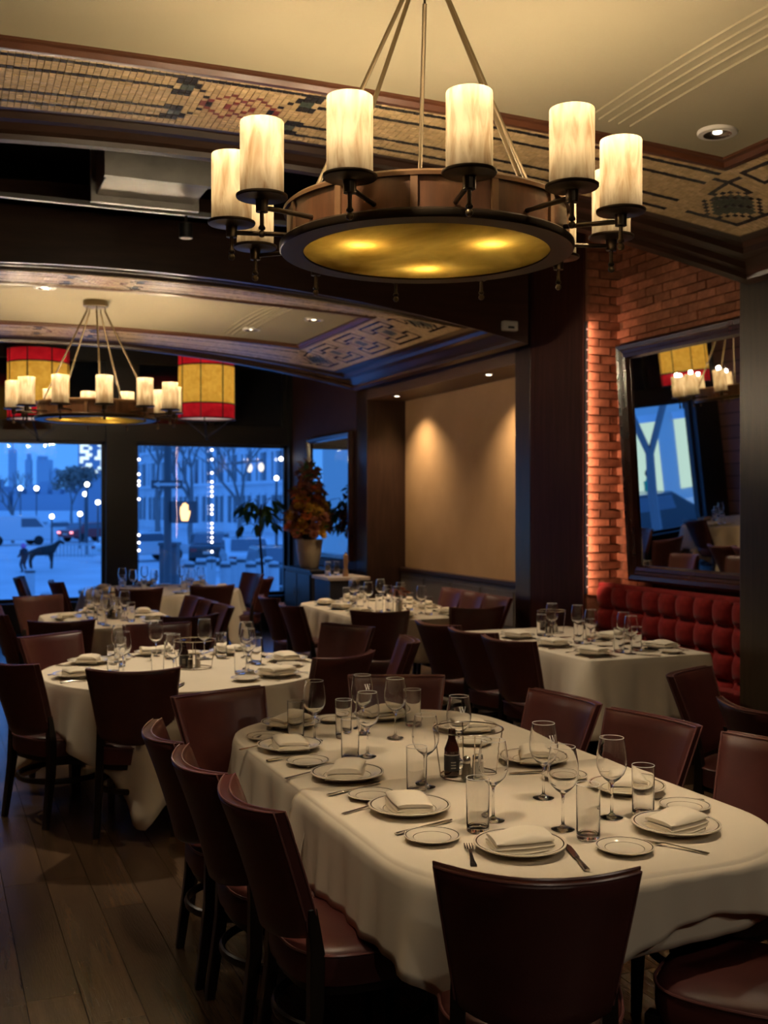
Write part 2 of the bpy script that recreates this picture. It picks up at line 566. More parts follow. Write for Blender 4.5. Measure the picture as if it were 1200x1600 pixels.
# window wall: low sill wall, columns between windows, header, transoms
W_HEAD, W_SILL = 2.63, 0.40
wins = [(-2.15, -0.39), (0.03, 2.28), (2.70, 4.95)]
ww = MB()
ww.span((XL, YW, 0), (XR + .6, YW + .25, W_SILL))
ww.span((XL, YW, W_HEAD), (XR + .6, YW + .25, W_HEAD + .27))
ww.span((XL, YW, 3.75), (XR + .6, YW + .25, ZC))
edges = [XL] + [e for w in wins for e in w] + [XR + .6]
for a, b in zip(edges[0::2], edges[1::2]):
    ww.span((a, YW - .06, W_SILL), (b, YW + .25, 3.75))
struct(ww.build('wall_window', M['frame'], smooth=False), 'black window wall with columns and header')
for i, (a, b) in enumerate(wins):
    wn = bpy.data.objects.new('window_%d' % (i + 1), None)
    C.objects.link(wn)
    struct(wn)
    wn.location = ((a + b) / 2, YW + .1, W_SILL)
    h = W_HEAD - W_SILL
    w2 = (b - a) / 2
    fr = MB()
    for (p, q) in [((-w2, -.03, 0), (-w2 + .045, .03, h)), ((w2 - .045, -.03, 0), (w2, .03, h)), ((-w2, -.03, 0), (w2, .03, .05)), ((-w2, -.03, h - .045), (w2, .03, h))]:
        fr.span(p, q)
    fr.build('window_frame', M['frame'], wn, smooth=False)
    MB().span((-w2 + .04, -.003, .05), (w2 - .04, .003, h - .04)).build('pane', M['pane'], wn, smooth=False)
    MB().span((-w2 - .05, -.22, -.04), (w2 + .05, -.03, 0)).build('window_sill', M['frame'], wn, smooth=False)
    tr = MB()
    z0, z1 = W_HEAD + .27 - W_SILL, 3.75 - W_SILL
    tr.span((-w2, 0, z0), (w2, .02, z1))
    tr.build('transom_pane', M['transom'], wn, smooth=False)
    tb = MB()
    for x in (-w2 + .03, -.02, w2 - .03):
        tb.span((x - .03, -.04, z0), (x + .03, 0, z1))
    tb.build('transom_bar', M['frame'], wn, smooth=False)

# right wall: far stretch, alcove, pier, banquette bay, near pier
struct(MB().span((XR, 13.03, 0), (XR + .6, YW + .1, ZC)).build('wall_right', M['wallbrown'], smooth=False), 'dark brown wall beside the far window')
al = MB()
NX, NZ0, NZ1 = 5.52, 0.95, 3.04
al.span((NX, 8.6, 0), (NX + .2, 13.03, ZC))
o = struct(al.build('wall_alcove', M['plaster'], smooth=False), 'tan plaster panel at the back of the alcove')
tr1 = MB()
tr1.span((XR, 12.67, 0), (NX + .05, 13.03, ZC))                # far post
tr1.span((XR, 8.66, 0), (NX + .05, 8.94, ZC))                  # near post
struct(bevel(tr1.build('trim_1', M['wood'], smooth=False), .006), 'dark wooden posts framing the alcove')
struct(MB().span((XR, 8.94, NZ1), (NX + .02, 12.67, ZC)).build('trim_2', M['header'], smooth=False), 'brown wooden header over the alcove')
wb = MB()
wb.span((NX - .06, 8.94, 0), (NX, 12.67, NZ0 - .04))
wd = struct(wb.build('trim_3', M['wainscot'], smooth=False), 'grey panelled wainscot below the plaster panel')
for k in range(5):
    y0 = 9.0 + k * .735
    bevel(MB().span((NX - .075, y0 + .04, .5), (NX - .06, y0 + .695, .86)).build('panel', M['wainscot'], wd, smooth=False), .008)
struct(bevel(MB().span((NX - .09, 8.94, NZ0 - .04), (NX, 12.67, NZ0 + .01)).build('trim_4', M['wood'], smooth=False), .008))

BX = 5.30                                                      # face of the brick wall behind the banquette
struct(bevel(MB().span((XR, 7.79, 0), (NX + .1, 8.66, ZC)).build('wall_pier', M['pier'], smooth=False), .006), 'tall mahogany pier between alcove and brick')
struct(bevel(MB().span((XR, 3.9, 0), (NX + .1, 5.89, ZC)).build('wall_near_pier', M['olive'], smooth=False), .006), 'dark wooden pier covering the end of the mirror')
struct(MB().span((XR, YB, 0), (XR + .3, 3.9, ZC)).build('wall_right_near', M['wallbrown'], smooth=False))
bw = struct(MB().span((BX + .03, 5.85, 0), (NX + .1, 7.80, ZC)).span((XR + .02, 7.77, 0), (BX + .03, 7.80, ZC)).build('wall_brick', M['mortar'], smooth=False),
            'old red brick wall around the framed mirror')
bmesh_src = []
for v in range(4):
    b_ = MB().box((0, 0, 0), (0.205, 0.05, 0.060))
    b_.v = [(x + random.uniform(-.004, .004), y + random.uniform(-.004, .004), z + random.uniform(-.004, .004)) for x, y, z in b_.v]
    bmesh_src.append(b_.mesh('brick', M['brick'], smooth=False))
def brick(x, y, z, rz, sx=1.0):
    o = put('brick', random.choice(bmesh_src), bw, (x, y, z))
    o.rotation_euler = (R(random.uniform(-1.5, 1.5)), R(random.uniform(-1.5, 1.5)), rz + R(random.uniform(-1.2, 1.2)))
    o.scale = (sx, 1, 1)
for k in range(42):                                            # return beside the pier (faces the room's near end)
    z = 1.02 + k * 0.071
    if k % 2:
        brick(5.02 + .05, 7.765 + random.uniform(-.006, .006), z, 0, .44)
        brick(5.02 + .21, 7.765 + random.uniform(-.006, .006), z, 0, .95)
    else:
        brick(5.02 + .10, 7.765 + random.uniform(-.006, .006), z, 0, .95)
        brick(5.02 + .26, 7.765 + random.uniform(-.006, .006), z, 0, .44)
for k in range(42):                                            # wall strip left of the mirror and above it
    z = 1.02 + k * 0.071
    n = 2 if z < 2.95 else 9
    for q in range(n):
        y = 7.66 - q * 0.213 - (0.1 if k % 2 else 0)
        if y > 5.95:
            brick(BX + .02 + random.uniform(-.006, .006), y, z, R(90))

# ------------------------------------------------------------------ vaulted ceiling canopies with mosaic borders
CX, HWX = 1.30, 3.50
def zo(x):
    return 3.13 + 0.37 * max(0.0, 1 - ((x - CX) / HWX) ** 2)
def zi(x):
    return 3.545 - 0.07 * ((x - CX) / 2.4) ** 2
SAIL = 0.055
def zv(x, y, yc):
    """the vault's own surface: the border line plus a shallow sail towards the middle"""
    u, v = (x - CX) / 2.4, (y - yc) / 1.0
    return zi(x) + .012 + SAIL * max(0, 1 - u * u) * max(0, 1 - v * v)
INS = 1.10
def zprof(x, d):
    w = min(1, max(0, d / INS))
    return (1 - w) * zo(x) + w * zi(x)

# inset distance -> drop below (negative) / rise above the smooth blend
CROWN = [(0.0, 0.60), (0.0, 0.0), (0.05, 0.0), (0.055, .025), (0.10, .03), (0.125, .055), (0.17, .06), (0.19, .03), (0.235, .03),
         (0.25, .055), (0.30, .06), (0.335, .03), (0.38, .028), (0.405, .01), (0.43, .01), (0.43, .05)]
TRIM = [(1.01, .05), (1.01, -.005), (1.035, -.018), (1.06, -.018), (1.075, .0), (1.10, .0), (1.10, .05)]
def ring_strip(mb, y0, y1, prof, sides, n=40):
    """mould a profile (inset, offset) along the sides of the canopy rectangle with mitred corners"""
    x0, x1 = CX - HWX, CX + HWX
    for side in sides:
        rows = []
        for (d, dz) in prof:
            row = []
            for i in range(n + 1):
                t = i / n
                if side in 'nf':
                    x = (x0 + d) + (x1 - x0 - 2 * d) * t
                    y = y0 + d if side == 'n' else y1 - d
                else:
                    y = (y0 + d) + (y1 - y0 - 2 * d) * t
                    x = x1 - d if side == 'r' else x0 + d
                row.append((x, y, zprof(x, d) + dz))
            rows.append(row)
        vs = [p for r_ in rows for p in r_]
        m_ = n + 1
        fs = [(j * m_ + i, j * m_ + i + 1, (j + 1) * m_ + i + 1, (j + 1) * m_ + i) for j in range(len(rows) - 1) for i in range(n)]
        mb.add(vs, fs)

MT = [mat_random('mosaic_tan_%d' % i, c, amount=0.0, rough=0.32, var=0.12, scale=30, spec=0.5) for i, c in enumerate([(0.54, 0.385, 0.20), (0.46, 0.32, 0.16), (0.62, 0.45, 0.25)])]
MT += [mat('mosaic_black', (0.022, 0.020, 0.022), rough=0.25), mat('mosaic_red', (0.22, 0.035, 0.03), rough=0.3), mat('mosaic_green', (0.06, 0.075, 0.055), rough=0.3)]
TS = 0.0285
NV = 20
def tile_colour(u, v, knots):
    """u along the band and v across it (0 at the vault, NV-1 at the crown), in tiles"""
    for k in knots:
        du = (u - k) * 1.8
        a = abs(du)
        c_ = v - (NV - 1) / 2
        if a <= 21:
            d1 = abs(a - 0) + abs(c_) * 1.6
            if 6.5 <= abs(du - 3.5) + abs(c_) * 1.5 <= 8.2 or 6.5 <= abs(du + 3.5) + abs(c_) * 1.5 <= 8.2:
                return 4
            if 9 <= a <= 16 and abs(abs(c_) - (1 + (a - 9) * .95)) < .75:
                return 3
            if 15 <= a <= 20 and (abs(abs(c_) - 7) < .6 or abs(abs(c_) - 3) < .6):
                return 3
            if 15.5 <= a <= 18.5 and 4 <= abs(c_) <= 6:
                return 5
            if a <= 20:
                if v in (1,):
                    return 3
                return None
    if v in (1, 5, 13, 17):
        return 3
    return None

def corner_colour(u, v):
    """motif in the square where two bands meet (tiles from the vault corner outwards)"""
    a, b = u - 9.5, v - 9.5
    d = abs(a) + abs(b)
    if d < 5.2:
        return 5 if (u + v) % 5 else 3
    if 6.6 < d < 8.0 and (abs(a) > 1.2 and abs(b) > 1.2):
        return 3
    if max(u, v) == 16 and min(u, v) > 3:
        return 3
    if (u == 3 and v < 9) or (v == 3 and u < 9):
        return 3
    return None

def side_colour(u, v, n):
    """key pattern of the short side bands"""
    p = u % 26
    if v in (2, 17) and 3 < p < 23:
        return 3
    if p in (4, 22) and (2 <= v <= 7 or 12 <= v <= 17):
        return 3
    if v in (7, 12) and (4 <= p <= 8 or 18 <= p <= 22):
        return 3
    if p in (8, 18) and 5 <= v <= 14:
        return 4 if 8 <= v <= 11 else 3
    if 11 <= p <= 15 and 8 <= v <= 11:
        return 5
    if v in (5, 14) and 8 <= p <= 18:
        return 3
    return None

def mosaic(y0, y1, sides, name):
    x0, x1 = CX - HWX, CX + HWX
    dA = 1.005
    mb = MB()
    g = 0.0016
    V_, F_, I_ = mb.v, mb.f, mb.m
    def tile(x, y, ax, ay, mi):
        # ax/ay: half extents
        if mi is None:
            mi = random.choice((0, 0, 1, 2, 0))
        o = len(V_)
        j = random.uniform(-.0012, .0012)
        for (sx, sy) in ((-1, -1), (1, -1), (1, 1), (-1, 1)):
            xx, yy = x + sx * ax, y + sy * ay
            d = min(y1 - yy, yy - y0, x1 - xx, xx - x0)
            zz = zprof(xx, d)
            V_.append((xx, yy, zz + j + random.uniform(-.0006, .0006)))
        for (sx, sy) in ((-1, -1), (1, -1), (1, 1), (-1, 1)):
            xx, yy = x + sx * ax, y + sy * ay
            d = min(y1 - yy, yy - y0, x1 - xx, xx - x0)
            V_.append((xx, yy, zprof(xx, d) + .012))
        F_.append((o, o + 3, o + 2, o + 1))
        I_.append(mi)
        for q in range(4):
            q2 = (q + 1) % 4
            F_.append((o + q, o + q2, o + 4 + q2, o + 4 + q))
            I_.append(mi)
    h = TS / 2 - g
    xa, xb = x0 + dA, x1 - dA
    nu = int((xb - xa) / TS)
    tx = (xb - xa) / nu
    ya, yb = y0 + dA, y1 - dA
    nw = int((yb - ya) / TS)
    ty = (yb - ya) / nw
    for side in sides:
        if side in 'nf':
            for i in range(-NV, nu + NV):
                x = xa + (i + .5) * tx
                for v in range(NV):
                    y = (ya - (v + .5) * TS) if side == 'n' else (yb + (v + .5) * TS)
                    if 0 <= i < nu:
                        c_ = tile_colour(i, v, (nu // 2, ))
                    else:
                        w_ = (-i - 1) if i < 0 else (i - nu)
                        c_ = corner_colour(w_, v)
                    tile(x, y, tx / 2 - g, h, c_)
        else:
            for i in range(nw):
                y = ya + (i + .5) * ty
                for v in range(NV):
                    x = xb + (v + .5) * TS if side == 'r' else xa - (v + .5) * TS
                    tile(x, y, h, ty / 2 - g, side_colour(i, v, nw))
    return mb

def canopy(name, label, y0, y1, sides, lights):
    t = thing(name, label, 'ceiling canopy', (0, 0, 0))
    t.location = (CX, (y0 + y1) / 2, 3.13)
    off = Vector((-CX, -(y0 + y1) / 2, -3.13))
    def fin(mb, nm, m_, smooth=True, angle=30):
        mb.v = [(p[0] + off.x, p[1] + off.y, p[2] + off.z) for p in mb.v]
        return mb.build(nm, m_, t, smooth=smooth, angle=angle)
    # vault
    mb = MB()
    xa, xb, ya, yb = CX - HWX + INS, CX + HWX - INS, y0 + INS, y1 - INS
    nx, ny, yc = 48, 20, (y0 + y1) / 2
    vs, fs = [], []
    for i in range(nx + 1):
        for j in range(ny + 1):
            x, y = xa + (xb - xa) * i / nx, ya + (yb - ya) * j / ny
            vs.append((x, y, zv(x, y, yc)))
    for i in range(nx):
        for j in range(ny):
            a = i * (ny + 1) + j
            fs.append((a, a + 1, a + ny + 2, a + ny + 1))
    mb.add(vs, fs)
    fin(mb, 'vault', M['cream'])
    # raised fillets of the panel border on the vault
    for k, xo in enumerate((0.62, 0.70, 0.755, 0.81, 0.865)):
        for s_ in (-1, 1):
            xx = CX + s_ * (2.4 - xo)
            f_ = MB()
            w = 0.05 if k == 0 else 0.018
            for j in range(12):
                q0, q1 = ya + .12 + (yb - ya - .24) * j / 12, ya + .12 + (yb - ya - .24) * (j + 1) / 12
                z0, z1 = zv(xx, q0, yc) - .008, zv(xx, q1, yc) - .008
                f_.add([(xx - w / 2, q0, z0), (xx + w / 2, q0, z0), (xx + w / 2, q1, z1), (xx - w / 2, q1, z1),
                        (xx - w / 2, q0, z0 + .03), (xx + w / 2, q0, z0 + .03), (xx + w / 2, q1, z1 + .03), (xx - w / 2, q1, z1 + .03)],
                       [(0, 1, 2, 3), (0, 1, 5, 4), (2, 3, 7, 6), (1, 2, 6, 5), (0, 3, 7, 4)])
            fin(f_, 'fillet', M['cream'], smooth=False)
    mb = MB()
    ring_strip(mb, y0, y1, CROWN, 'nfrl')
    fin(mb, 'crown_moulding', M['woodx'])
    mb = MB()
    ring_strip(mb, y0, y1, TRIM, 'nfrl')
    fin(mb, 'inner_trim', M['trimwood'])
    mb = MB()
    ring_strip(mb, y0, y1, [(.42 + .06 * q, .006) for q in range(11)], 'nfrl', n=80)
    fin(mb, 'grout_bed', mat('grout', (0.28, 0.205, 0.11), rough=0.9))
    o = fin(mosaic(y0, y1, sides, name), 'mosaic_tiles', MT, smooth=False)
    o['kind'] = 'stuff'
    # roof of the canopy box
    mb = MB()
    mb.span((CX - HWX, y0, 3.9), (CX + HWX, y1, 3.95))
    fin(mb, 'top_panel', M['black'], smooth=False)
    return t

B1 = canopy('ceiling_canopy', 'cream vaulted ceiling canopy with mosaic border above the nearest table', 1.38, 5.58, 'fr', 1)
B2 = canopy('ceiling_canopy', 'farther cream vaulted ceiling canopy with mosaic border near the windows', 8.35, 12.55, 'nfr', 1)

def downlight(x, y, label, en=85, aim=None, size=105):
    z = zv(x, y, 3.48 if y < 7 else 10.45)
    t = thing('recessed_downlight', label, 'downlight', (x, y, z), 0, 'recessed downlights in the vaults')
    MB().lathe([(.066, -.014), (.090, -.012), (.094, -.006), (.094, .012)], 28).build('trim_ring', M['white'], t)
    MB().lathe([(.066, -.014), (.060, -.008), (.046, -.003), (.0, -.002)], 28).build('reflector', M['canoff'], t)
    MB().lathe([(.001, -.007), (.018, -.0065), (.022, -.003)], 20).build('lamp', M['canlens'], t)
    ld = bpy.data.lights.new('downlight_beam', 'SPOT')
    ld.energy = en
    ld.color = (1, .79, .53)
    ld.spot_size = R(size)
    ld.spot_blend = .75
    ld.shadow_soft_size = .04
    lo = bpy.data.objects.new('downlight_beam', ld)
    C.objects.link(lo)
    lo.parent = t
    lo.location = (0, 0, -.035)
    if aim:
        lo.rotation_euler = (Vector(aim) - Vector((x, y, z))).to_track_quat('-Z', 'Y').to_euler()
downlight(3.46, 4.23, 'silver recessed downlight in the nearer vault, toward the banquette', 40)
downlight(2.35, 2.75, 'added unseen downlight in the nearer vault beside the chandelier', 120, (1.85, 3.55, .75), 58)  # added out of view to brighten the nearest table top
downlight(.75, 2.75, 'added unseen downlight in the nearer vault, aisle side of the chandelier', 120, (1.75, 3.65, .75), 58)  # second added lamp out of view, aimed at the same table top
downlight(-.75, 4.02, 'added unseen downlight in the nearer vault over the aisle', 14)  # added out of view as extra light on aisle and floor
downlight(3.05, 10.95, 'lit recessed downlight in the far vault, nearer the window')
downlight(3.40, 10.0, 'lit recessed downlight in the far vault, nearer the viewer')
downlight(-.5, 10.0, 'added unseen downlight in the far vault over the aisle', 85)  # added out of view as fill for the left side of the room
downlight(.9, 9.7, 'lit recessed downlight in the far vault beside the chandelier')

# things in the dark slot between the canopies
t = thing('air_duct', 'grey sheet metal air duct in the dark gap between the canopies', 'duct', (1.27, 6.78, 3.82))
bevel(MB().box((0, 0, 0), (.62, .55, .3)).build('body', M['duct'], t, smooth=False), .01)
MB().box((0, -.30, -.02), (.68, .05, .34)).build('flange', M['duct'], t, smooth=False)
MB().box((0, .28, -.02), (.68, .05, .34)).build('flange', M['duct'], t, smooth=False)
for x in (-.25, .25):
    MB().tube([(x, 0, .15), (x, 0, .48)], .008, 6).build('hanger', M['rail'], t)
t = thing('lighting_track', 'grey ceiling track bar with one small spotlight and two added ones', 'track light', (1.0, 7.15, 3.64))
MB().span((-3, -.02, -.015), (2.3, .02, .015)).build('track', M['rail'], t, smooth=False)
for hx in (.55, 2.2, -1.6):  # last two heads are added to brighten the tables below
    h = MB().lathe([(.0, -.16), (.045, -.16), (.045, -.07), (.02, -.055), (.0, -.055)], 16, (hx, 0, 0)).build('spot_head', M['blackmetal'], t)
    MB().tube([(hx, 0, -.01), (hx, 0, -.06)], .01, 8).build('stem', M['blackmetal'], t)
    MB().lathe([(.0, -.163), (.036, -.163)], 16, (hx, 0, 0)).build('lens', M['white'], h)
for (hx, tgt, en) in ((.55, (1.4, 6.55, .75), 230), (2.2, (4.1, 6.5, .60), 170), (-1.6, (1.1, 6.0, .75), 90)):
    ld = bpy.data.lights.new('track_beam', 'SPOT')
    ld.energy, ld.color, ld.spot_size, ld.spot_blend, ld.shadow_soft_size = en, (1, .81, .57), R(62), .8, .04
    lo = bpy.data.objects.new('track_beam', ld)
    C.objects.link(lo)
    lo.parent = t
    lo.location = (hx, 0, -.18)
    lo.rotation_euler = (Vector(tgt) - Vector((1.0 + hx, 7.1, 3.54))).to_track_quat('-Z', 'Y').to_euler()
for x in (-2.4, 0):
    MB().tube([(x, 0, .015), (x, 0, .66)], .008, 6).build('hanger', M['rail'], t)
t = thing('lighting_track', 'unseen ceiling track bar with two spotlights added behind the viewer', 'track light', (1.6, -.9, 3.64))  # added out of view to light the near cloth and chair backs
MB().span((-1.6, -.02, -.015), (1.6, .02, .015)).build('track', M['rail'], t, smooth=False)
for x in (-1.4, 1.4):
    MB().tube([(x, 0, .015), (x, 0, .66)], .008, 6).build('hanger', M['rail'], t)
for (hx, tgt, en) in ((-1.2, (1.3, 2.4, .6), 45), (1.2, (2.0, 2.4, .5), 68)):
    h = MB().lathe([(.0, -.16), (.045, -.16), (.045, -.07), (.02, -.055), (.0, -.055)], 16, (hx, 0, 0)).build('spot_head', M['blackmetal'], t)
    MB().lathe([(.0, -.163), (.036, -.163)], 16, (hx, 0, 0)).build('lens', M['white'], h)
    MB().tube([(hx, 0, -.01), (hx, 0, -.06)], .01, 8).build('stem', M['blackmetal'], t)
    ld = bpy.data.lights.new('track_beam', 'SPOT')
    ld.energy, ld.color, ld.spot_size, ld.spot_blend, ld.shadow_soft_size = en, (1, .84, .64), R(70), .9, .06
    lo = bpy.data.objects.new('track_beam', ld)
    C.objects.link(lo)
    lo.parent = t
    lo.location = (hx, 0, -.18)
    lo.rotation_euler = (Vector(tgt) - Vector((1.6 + hx, -.9, 3.46))).to_track_quat('-Z', 'Y').to_euler()
t = thing('alarm_box', 'small white wall box on the dark edge of the far canopy', 'wall box', (4.60, 8.35, 3.27))
bevel(MB().box((0, -.03, 0), (.14, .06, .085)).build('housing', M['white'], t, smooth=False), .012)
MB().box((0, -.062, -.015), (.06, .006, .02)).build('sensor', M['blackmetal'], t, smooth=False)

# alcove spotlights
def spot(x, y, label):
    t = thing('alcove_spotlight', label, 'spotlight', (x, y, NZ1))
    MB().lathe([(.034, -.012), (.05, -.012), (.052, 0)], 20).build('ring', M['rail'], t)
    MB().lathe([(.001, -.008), (.034, -.009)], 20).build('lens', mat_emit('spot_lens', (1, .85, .62), 16), t)
    ld = bpy.data.lights.new('spot_beam', 'SPOT')
    ld.energy = 120
    ld.color = (1, .74, .44)
    ld.spot_size = R(115)
    ld.spot_blend = 1.0
    ld.shadow_soft_size = .03
    lo = bpy.data.objects.new('spot_beam', ld)
    C.objects.link(lo)
    lo.parent = t
    lo.location = (0, 0, -.03)
    lo.rotation_euler = (0, R(-4), 0)
spot(5.14, 12.05, 'small lit spotlight above the plaster panel, nearer the window')
spot(5.14, 9.72, 'small lit spotlight above the plaster panel, nearer the pier')

# LED strip along the pier's edge
t = thing('led_strip', 'vertical strip of small pinkish lights along the brick edge', 'light strip', (XR + .008, 7.765, 1.0))
MB().span((-.006, -.012, 0), (.012, .012, 2.25)).build('channel', M['blackmetal'], t, smooth=False)
dm = MB().ball((0, 0, 0), .008, 8).mesh('diode', M['led'])
for k in range(26):
    put('diode', dm, t, (.004, -.016, .06 + k * .085))
ld = bpy.data.lights.new('strip_glow', 'AREA')
ld.shape = 'RECTANGLE'
ld.size, ld.size_y = .03, 2.2
ld.energy = 6.2
ld.color = (1.0, .58, .40)
lo = bpy.data.objects.new('strip_glow', ld)
C.objects.link(lo)
lo.parent = t
lo.location = (-.012, -.06, 1.13)
lo.rotation_euler = (Vector((.85, .55, 0))).to_track_quat('-Z', 'Y').to_euler()      # keeps the strip's long side upright

# ------------------------------------------------------------------ framed mirrors
def framed_mirror(label, x, y0, y1, z0, z1, lean, fw, studs=True, nm='framed_mirror'):
    """a mirror on the right wall (faces -X), bottom edge at x, top leaning forward by `lean`"""
    t = thing(nm, label, 'mirror', (x, (y0 + y1) / 2, z0))
    t.rotation_euler = (0, -lean, 0)
    w2, h = (y1 - y0) / 2, z1 - z0
    MB().span((-.012, -w2 + fw * .6, fw * .6), (0, w2 - fw * .6, h - fw * .6)).build('glass', M['mirror'], t, smooth=False)
    MB().span((0, -w2 + .02, .02), (.02, w2 - .02, h - .02)).build('backing', M['blackmetal'], t, smooth=False)
    prof = [(0, .0), (0, -.05), (.02, -.065), (.05, -.06), (.06, -.045), (fw - .05, -.04), (fw - .04, -.05), (fw - .015, -.045), (fw, -.014), (fw, 0)]
    for q in range(4):
        mb = MB()
        rows = []
        for (d, xx) in prof:
            a, b = (-w2 + d, w2 - d)
            c, e = (d, h - d)
            pts = [((xx, a, c), (xx, b, c)), ((xx, b, c), (xx, b, e)), ((xx, b, e), (xx, a, e)), ((xx, a, e), (xx, a, c))][q]
            rows += [pts[0], pts[1]]
        mb.add(rows, [(2 * i, 2 * i + 1, 2 * i + 3, 2 * i + 2) for i in range(len(prof) - 1)])
        r_ = mb.build('frame_rail', M['mirrorwood'], t, angle=20)
        if studs:
            sm = MB().ball((0, 0, 0), .007, 8).mesh('stud', M['stud'])
            L = 2 * w2 if q in (0, 2) else h
            n = int(L / .105)
            for k in range(n):
                f = (k + .5) / n
                yy = -w2 + .012 + f * (2 * w2 - .024) if q in (0, 2) else (w2 - .012 if q == 1 else -w2 + .012)
                zz = (.012 if q == 0 else h - .012) if q in (0, 2) else .012 + f * (h - .024)
                put('stud', sm, r_, (-.052, yy, zz))
    return t
framed_mirror('large leaning mirror in a dark wooden frame above the red banquette', 5.235, 5.60, 7.42, 1.13, 3.02, R(3.8), .13)
framed_mirror('mirror in a blue-grey frame behind the autumn flowers', 4.985, 13.10, 14.85, 1.02, 2.68, 0, .08, studs=False)

# ------------------------------------------------------------------ tufted banquette
t = thing('banquette', 'red velvet banquette with deep buttoned tufts under the leaning mirror', 'banquette', (5.14, 6.83, 0))
L2 = .93
bevel(MB().span((.0, -L2, .35), (.135, L2, 1.075)).build('back_frame', M['velvet'], t, smooth=False), .02)
tw, th_ = .196, .19
tm = MB()
N = 9
vs, fs = [], []
for i in range(N):
    for j in range(N):
        u, v = -1 + 2 * i / (N - 1), -1 + 2 * j / (N - 1)
        hgt = .074 * (max(0, 1 - abs(u) ** 2.4) * max(0, 1 - abs(v) ** 2.6)) ** .55
        vs.append((-hgt + .004, u * tw * .5, v * th_ * .5))
for i in range(N - 1):
    for j in range(N - 1):
        a = i * N + j
        fs.append((a, a + 1, a + N + 1, a + N))
tm.add(vs, fs)
tme = tm.mesh('tuft', M['velvet'], angle=80)
bme = MB().ball((0, 0, 0), .010, 8, sx=.6).mesh('button', M['velvet'])
ncol = int(2 * L2 / tw)
for r_ in range(4):
    for c_ in range(ncol):
        sh = .25 if r_ % 2 else -.25
        o = put('tuft', tme, t, (-.002, -L2 + (c_ + .5) * (2 * L2 / ncol), 1.08 - th_ * (r_ + .5)))
        o.scale = (1, 1.0, 1.0)
        put('button', bme, o, (0, tw * .5, -th_ * .5))
MB().tube([(.005, -L2, 1.07), (.005, L2, 1.07)], .03, 10).build('top_roll', M['velvet'], t)
bevel(MB().span((-.47, -L2, .32), (.0, L2, .47)).build('seat', M['velvet'], t, smooth=False), .03, 3)
MB().span((-.44, -L2, 0), (.13, L2, .32)).build('plinth', M['wood'], t, smooth=False)

